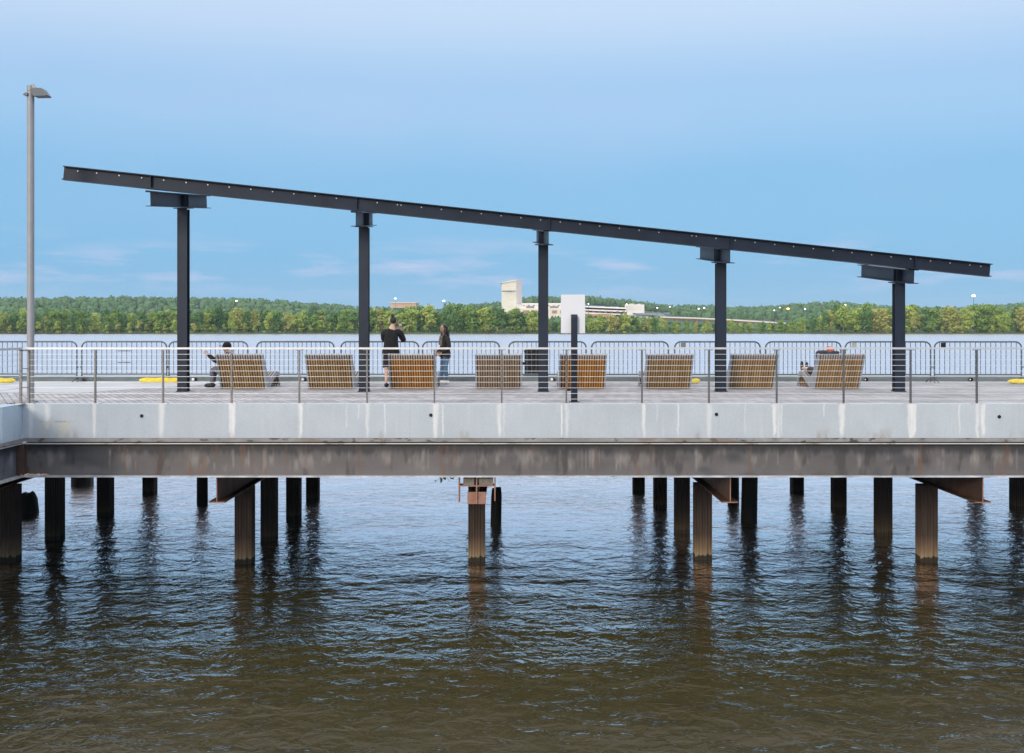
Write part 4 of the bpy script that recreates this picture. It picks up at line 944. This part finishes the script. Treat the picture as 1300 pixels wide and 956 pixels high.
FT = [(-60,391),(0,393),(60,393),(120,394),(180,394),(240,391),(300,390),(340,394),(380,396),(430,393),(470,391),(500,390),(545,387),(600,387),(640,389),(670,392),(690,397),(715,402),(740,404),(760,399),(800,398),(830,401),(860,406),(920,408),(960,408),(1000,405),(1035,402),(1050,393),(1070,388),(1100,387),(1150,386.5),(1180,389),(1240,387.5),(1280,388),(1300,386),(1370,387)]
def pick(x, r):
    if x < 250: return r.choices(['deep','mid','lime','gold'], [4,5,2,1])[0]
    if x < 480: return r.choices(['deep','mid','lime','gold'], [3,5,2,2])[0]
    if x < 740: return r.choices(['deep','mid','lime','gold'], [3,6,2,1])[0]
    if x < 1035: return r.choices(['deep','mid','lime','gold'], [2,5,3,2])[0]
    return r.choices(['deep','mid','lime','gold'], [2,4,3,4])[0]
def zone(x):
    if x < 234: return 'between the lamp post and the tallest column'
    if x < 460: return 'between the first two columns from the lamp post'
    if x < 690: return 'between the second and the middle column'
    if x < 916: return 'between the middle and the fourth column'
    if x < 1140: return 'between the fourth and the shortest column'
    return 'past the shortest column'
CN = {'deep': 'dark green leafy tree', 'mid': 'mid green leafy tree', 'lime': 'bright lime green tree', 'gold': 'olive gold tree'}
def plant_tree(nm, var, x, Y, h, shrub=False):
    cm, tm = var; X = px(x, Y); z = WATER+.8 if Y < 735 else ground_z(X, Y)
    base_h = 7. if shrub else 16.
    lab = (CN[nm].replace('tree', 'shrub')+' at the waterline of the far shore ' if shrub else CN[nm]+' on the far shore ')+zone(x)
    lab = lab.replace('shrub at the waterline of the far shore', 'waterside shrub').replace('tree on the far shore', 'far tree')
    if len(lab.split()) > 15: lab = lab.replace('from the lamp post', 'by the lamp')
    o = thing('shrub' if shrub else 'tree', lab, 'shrub' if shrub else 'tree', (X, Y, z), random.uniform(0, 6.28), lab.replace('shrub', 'shrubs').replace('tree', 'trees'))
    s_ = h/base_h; wv = s_*random.uniform(.75, 1.3); o.scale = (wv, wv, s_)
    put('trunk', tm, o); put('crown', cm, o)
rt = random.Random(21)
x = -45.
while x < 1350:
    for row in range(2):
        Y = 722+row*26+rt.uniform(-8, 8); yt = interp(FT, x)+rt.choice([-2.6,-1.2,0,.6,1.5,3.,5.])+(1.5 if row == 0 else 0)+row*0
        h = pz(yt, Y)-(WATER+1.2); nm = pick(x, rt)
        plant_tree(nm, rt.choice(VAR[nm]), x+rt.uniform(-4,4), Y, max(5, h))
    x += 12.2+rt.uniform(-2.5,2.5)
x = -40.
while x < 1345:
    if x < 500 or rt.random() < .7:
        nm = rt.choices(['lime','mid','gold'], [5,2,2] if x < 500 else [3,4,2])[0]
        plant_tree(nm, rt.choice(SHR[nm]), x, 713+rt.uniform(-3,3), rt.uniform(4.2, 8.2) if x < 500 else rt.uniform(3, 5.5), True)
    x += 12.5+rt.uniform(-4,4)
# wooded ridges behind: one mass of crowns
g = MB(); rr = np.random.default_rng(9); V, Fc = [], []
def ridge_crown(X, Y, z, w, h, n):
    for j in range(n):
        v = rr.normal(size=3); v /= np.linalg.norm(v); v[2] = v[2] if rr.random() < .3 else abs(v[2]); p = np.array((X, Y, z+h*.45))+v*np.array((w*.55, w*.55, h*.55))*(.7+.35*rr.random())
        nn = v+.6*rr.normal(size=3); nn /= np.linalg.norm(nn); t = np.cross(nn, rr.normal(size=3)); t /= np.linalg.norm(t)+1e-9; b = np.cross(nn, t); s_ = rr.uniform(.9, 1.9)
        o = len(V); V.extend([p-t*s_, p+b*s_*.7, p+t*s_, p-b*s_*.7]); Fc.append((o, o+1, o+2, o+3))
    o = len(V); bw, bh = w*.46, h*.5; ph = rr.uniform(0, 6.28)
    for zz_, r_ in ((-.55,.9),(0,1.0),(.5,.85),(.88,.42)):
        for k in range(7):
            a_ = ph+6.2832*k/7; q_ = r_*rr.uniform(.85,1.12); V.append(np.array((X+bw*q_*math.cos(a_), Y+bw*q_*math.sin(a_), z+h*.45+bh*zz_)))
    for i in range(3):
        for k in range(7): Fc.append((o+i*7+k, o+i*7+(k+1) % 7, o+(i+1)*7+(k+1) % 7, o+(i+1)*7+k))
    Fc.append(tuple(o+21+k for k in range(7)))
for Y, st in ((775, 8), (810, 8.5), (860, 9), (920, 9), (990, 9.5), (1060, 9.5), (1140, 9.5), (1220, 9.5), (1300, 9), (1380, 8), (1450, 7), (1500, 6), (1530, 6)):
    X = px(-60, Y)
    while X < px(1360, Y):
        xp = CX+X*F/Y
        z = ground_z(X, min(Y, YR0)); h = TH*rr.uniform(.75, 1.12)
        cap = pz(interp(RIDGE, xp)-1, Y)
        if 655 < xp < 860 and Y < 1400: cap = min(cap, pz(401 if xp > 690 else 392, Y))      # buildings stand clear of the wood
        if 840 <= xp < 1010 and Y < 1200: cap = min(cap, pz(410, Y))
        if 640 < xp < 860 and 1000 < Y < 1200: X += st; continue
        if z+h > cap: z = cap-h
        if z+h > WATER+3: ridge_crown(X+rr.uniform(-3,3), Y+rr.uniform(-9,9), z, rr.uniform(8,14), h, 26 if Y < 1400 else 34)
        X += st*rr.uniform(.7,1.2)
me = bpy.data.meshes.new('forest'); me.from_pydata([tuple(v) for v in V], [], Fc); me.update(); me.materials.append(LM['ridge'])
kind(put('forest', me), 'stuff')

# ------------------------------------------------------------------ far buildings
CREAM = mat('cream_cladding', (.80,.74,.62), .7, 0, .06, .1); PINKC = mat('pinkish_cladding', (.74,.64,.60), .7, 0, .05, .1); WARM = mat('terracotta_wall', (.50,.27,.17), .8, 0, .15, .1)
PALE = mat('pale_wall', (.78,.73,.68), .7, 0, .06, .1); GLASSD = mat('dark_window_band', (.12,.13,.16), .25, 0, .2, .2); ROOF = mat('grey_roof', (.30,.31,.34), .6, 0, .1, .1)
YT = 1150.
def bxp(g, xa, xb, yt, yb, Y, dep, m=0): g.box(px(xa,Y), px(xb,Y), Y, Y+dep, pz(yb,Y), pz(yt,Y), m)
tw = thing('tower', 'tall cream hotel tower with slanted top rising over the far shore', 'tower')
g = MB(); a, b, c = px(636.8,YT), px(655.5,YT), px(662.6,YT); z0 = 0; zl, zm, zr = pz(359.8,YT), pz(357.4,YT), pz(355.4,YT)
g.add([(a,YT,z0),(b,YT-8,z0),(b,YT-8,zm),(a,YT,zl),(b,YT+60,z0),(b,YT+60,zm),(a,YT+50,z0),(a,YT+50,zl)], [(0,1,2,3),(6,0,3,7),(1,4,5,2),(4,6,7,5),(3,2,5,7)]); g.build('wall', CREAM, tw)
g = MB(); g.add([(b+.05,YT-8,z0),(c,YT+6,z0),(c,YT+6,zr),(b+.05,YT-8,zm+1.4),(c,YT+60,z0),(c,YT+60,zr),(b+.05,YT+60,z0),(b+.05,YT+60,zm+1.4)], [(0,1,2,3),(1,4,5,2),(4,6,7,5),(3,2,5,7),(6,0,3,7)]); g.build('wall', PINKC, tw)
g = MB()
for k in range(9):
    y = 361.5+k*2.6
    g.box(a+1, b-1, YT-9.2, YT-7.2, pz(y+.35,YT), pz(y,YT)) if k in (3,) else None
wy = lambda x_: YT-8*(x_-a)/(b-a)-.12
x0_, x1_ = a+.3, b-4.5; zA, zB = pz(370.3,YT), pz(369.2,YT)
g.add([(x0_,wy(x0_),zA),(x1_,wy(x1_),zA),(x1_,wy(x1_),zB),(x0_,wy(x0_),zB),(x0_,wy(x0_)+.1,zA),(x1_,wy(x1_)+.1,zA),(x1_,wy(x1_)+.1,zB),(x0_,wy(x0_)+.1,zB)], [(0,1,2,3),(4,7,6,5),(0,4,5,1),(3,2,6,7),(0,3,7,4),(1,5,6,2)]); g.build('window_band', GLASSD, tw)
for y_ in (363.5, 366.5, 373.5, 377, 380.5):
    g = MB(); zA, zB = pz(y_+.45,YT), pz(y_,YT); x0_, x1_ = a+.6, b-.8
    g.add([(x0_,wy(x0_),zA),(x1_,wy(x1_),zA),(x1_,wy(x1_),zB),(x0_,wy(x0_),zB),(x0_,wy(x0_)+.1,zA),(x1_,wy(x1_)+.1,zA),(x1_,wy(x1_)+.1,zB),(x0_,wy(x0_)+.1,zB)], [(0,1,2,3),(4,7,6,5),(0,4,5,1),(3,2,6,7),(0,3,7,4),(1,5,6,2)]); g.build('window_band', PINKC, tw)
g = MB(); g.add([(a-1,YT-1,zl+.1),(b+.2,YT-9,zm+.1),(b+.2,YT-9,zm+1.8),(a-1,YT-1,zl+.7),(a-1,YT+52,zl+.1),(b+.2,YT+61,zm+.1),(b+.2,YT+61,zm+1.8),(a-1,YT+52,zl+.7)], [(0,1,2,3),(3,2,6,7),(4,7,6,5),(0,3,7,4),(1,5,6,2),(0,4,5,1)]); g.build('roof', PALE, tw)
cp = thing('resort_building', 'long low cream building at the foot of the tower with terracotta base', 'building')
g = MB(); bxp(g, 655, 742, 386.5, 392, YT-20, 60); bxp(g, 662, 735, 384.9, 386.4, YT, 30); g.build('wall', PALE, cp)
g = MB(); bxp(g, 660, 745, 392.1, 424, YT-24, 60); g.build('base_wall', CREAM, cp)
for (xa, xb) in ((664,672),(675,682),(701,707),(711,716),(720,726),(730,738)):
    g = MB(); bxp(g, xa, xb, 394, 397.5, YT-24.6, .4); g.build('window', WARM, cp)
for (xa, xb) in ((668,678),(698,709),(716,740)):
    g = MB(); bxp(g, xa, xb, 389, 390.6, YT-20.6, .4); g.build('window', GLASSD, cp)
for k in range(12):
    xa = 664+k*6.3
    g = MB(); bxp(g, xa, xa+2.2, 387.4, 388.3, YT-20.6, .4); g.build('window', GLASSD if k % 3 else WARM, cp)
gr = thing('parking_structure', 'pale multi-storey car park stepping along the slope past the white sign', 'building')
for k in range(3):
    g = MB(); Y = YT-30-8*k; g.add([(px(742,Y),Y,pz(388.5+4*k,Y)),(px(812,Y),Y,pz(391+4*k,Y)),(px(812,Y),Y,pz(393+4*k,Y)),(px(742,Y),Y,pz(390+4*k,Y)),(px(742,Y),Y+40,pz(388.5+4*k,Y)),(px(812,Y),Y+40,pz(391+4*k,Y)),(px(812,Y),Y+40,pz(393+4*k,Y)),(px(742,Y),Y+40,pz(390+4*k,Y))], [(0,3,2,1),(0,1,5,4),(3,7,6,2),(1,2,6,5),(0,4,7,3)]); g.build('floor_slab', PALE, gr)
g = MB(); bxp(g, 742, 812, 391, 424, YT-10, 20); g.build('wall', WARM, gr)
for k in range(9):
    g = MB(); bxp(g, 744+k*7.6, 748+k*7.6, 395.2+.02*k, 396.8, YT-39.5, .6); g.build('opening', GLASSD, gr)
g = MB(); bxp(g, 742, 776, 398.5, 424, YT-60, 40); g.build('base_wall', WARM, gr)
wb = thing('block', 'white block with dark slots standing above the car park', 'building')
g = MB(); Y = YT-45; bxp(g, 796.5, 818, 386.5, 424, Y, 25); bxp(g, 800, 805, 385.6, 386.4, Y+2, 12); bxp(g, 810, 813, 385.8, 386.4, Y+2, 12); g.build('wall', PALE, wb)
for xa in (799,803.5,808,812.5):
    g = MB(); bxp(g, xa, xa+1.2, 389, 392, Y-.5, .4); g.build('window', CREAM, wb)
rb = thing('hotel', 'low terracotta roofed building on the hill over the filming person', 'building')
g = MB(); Y = 1250.; bxp(g, 496, 528, 385.2, 391, Y, 40); g.build('wall', mat('salmon_wall', (.66,.42,.30), .7, 0, .1, .1), rb)
g = MB(); bxp(g, 495.5, 528.5, 383.8, 385.1, Y-1, 42); g.build('roof', mat('pink_roof', (.78,.60,.50), .7), rb)
pv2 = thing('pavilion', 'long grey roofed terrace building at the end of the car park', 'building')
g = MB(); Y = YT-70; bxp(g, 812, 843, 399.5, 424, Y, 30); g.build('wall', PALE, pv2)
g = MB(); Y = YT-70; g.add([(px(806,Y),Y-3,pz(397.5,Y)),(px(838,Y),Y-3,pz(397.5,Y)),(px(846,Y),Y-3,pz(402,Y)),(px(806,Y),Y-3,pz(399.3,Y)),(px(806,Y),Y+35,pz(396.8,Y)),(px(838,Y),Y+35,pz(396.8,Y)),(px(846,Y),Y+35,pz(402,Y))], [(0,3,2,1),(0,1,5,4),(1,2,6,5)]); g.build('roof', ROOF, pv2)
br = thing('bridge', 'long pale road bridge descending on piers toward the far trees', 'bridge')
Y = 960.
g = MB(); p = [(838,402.2),(880,403.4),(920,405.2),(960,407.6),(1000,410.2)]
for (x0_, y0_), (x1_, y1_) in zip(p, p[1:]):
    for dy0, dy1, dd in ((0, 1.3, 12),(-.5,.0, .5)):
        A = [(px(x0_,Y),Y,pz(y0_+dy0,Y)),(px(x1_,Y),Y,pz(y1_+dy0,Y)),(px(x1_,Y),Y,pz(y1_+dy1,Y)),(px(x0_,Y),Y,pz(y0_+dy1,Y))]; g.add(A+[(a_,b_+dd,c_) for a_,b_,c_ in A], [(0,3,2,1),(0,1,5,4),(3,7,6,2),(4,5,6,7)])
g.build('road_deck', PALE, br)
g = MB()
for (x0_, y0_), (x1_, y1_) in zip(p, p[1:]):
    A = [(px(x0_,Y),Y+2,pz(y0_+1.35,Y)),(px(x1_,Y),Y+2,pz(y1_+1.35,Y)),(px(x1_,Y),Y+2,pz(y1_+2.8,Y)),(px(x0_,Y),Y+2,pz(y0_+2.8,Y))]; g.add(A+[(a_,b_+8,c_) for a_,b_,c_ in A], [(0,3,2,1),(3,7,6,2),(4,5,6,7)])
g.build('girder', WARM, br)
for x_ in range(846, 1000, 13):
    yb = np.interp(x_, [a_ for a_, b_ in p], [b_ for a_, b_ in p])+2.8
    g = MB(); g.box(px(x_,Y)-.8, px(x_,Y)+.8, Y+3, Y+8, -5, pz(yb,Y)-.05); g.build('pier', WARM, br)
# far lit lamps on tall poles
LW_ = emit('lit_lamp_white', (1, .96, .88), 5); LO_ = emit('lit_lamp_orange', (1, .45, .12), 6)
FL = [(502,379,1200,1.3,0,'lit white lamp above the terracotta roofed building'),(563.5,382,1000,1.3,0,'lit white lamp over the trees above the woman in jeans'),(300,382,1000,1.2,0,'lit lamp on the wooded ridge above the first lounger'),
      (1236,375.5,900,1.9,0,'tall lit lamp standing over the trees past the shortest column'),(1000.5,392,900,1.5,1,'glowing orange lamp on the slope between fourth and shortest columns'),(1022,392.5,950,.9,0,'lit white lamp just beside the orange lamp, nearer the shortest column'),
      (990,390.5,1000,.7,0,'faint white lamp just above the orange lamp'),(983,394,950,.7,0,'faint white lamp just below the orange lamp'),(1073,387,760,.8,0,'lit lamp at the tree tops nearest the shortest column'),(747,385.8,1050,.8,0,'lit lamp beside the white sign panel'),
      (795.7,386.4,1050,1.0,0,'lit lamp at the corner of the white block'),(834.4,390.8,1000,.9,0,'lit lamp above the end of the car park'),(850.4,389.6,1000,.7,0,'lit lamp above the start of the bridge'),(887,392,1000,.9,0,'white lamp nearest the fourth column, lower of a pair'),(894,391,1000,.9,0,'white lamp nearest the fourth column, upper of a pair')]
for x_, y_, Y, r_, o_, lab in FL:
    z = pz(y_, Y); o = thing('street_lamp', lab, 'street lamp', (px(x_,Y), Y, 0), 0, 'lit lamps on the far shore')
    g = MB(); g.tube([(0,0,-4),(0,0,z-r_*.3)], .16, 6); g.build('pole', M['galv'], o)
    g = MB(); g.ball((0,0,z), (r_*.8, r_*.45, r_*.45), 10, 7); g.build('lamp', LO_ if o_ else LW_, o)
for o in [o for o in bpy.data.objects if o.type == 'MESH' and o.name.startswith('tmp')]: bpy.data.objects.remove(o)
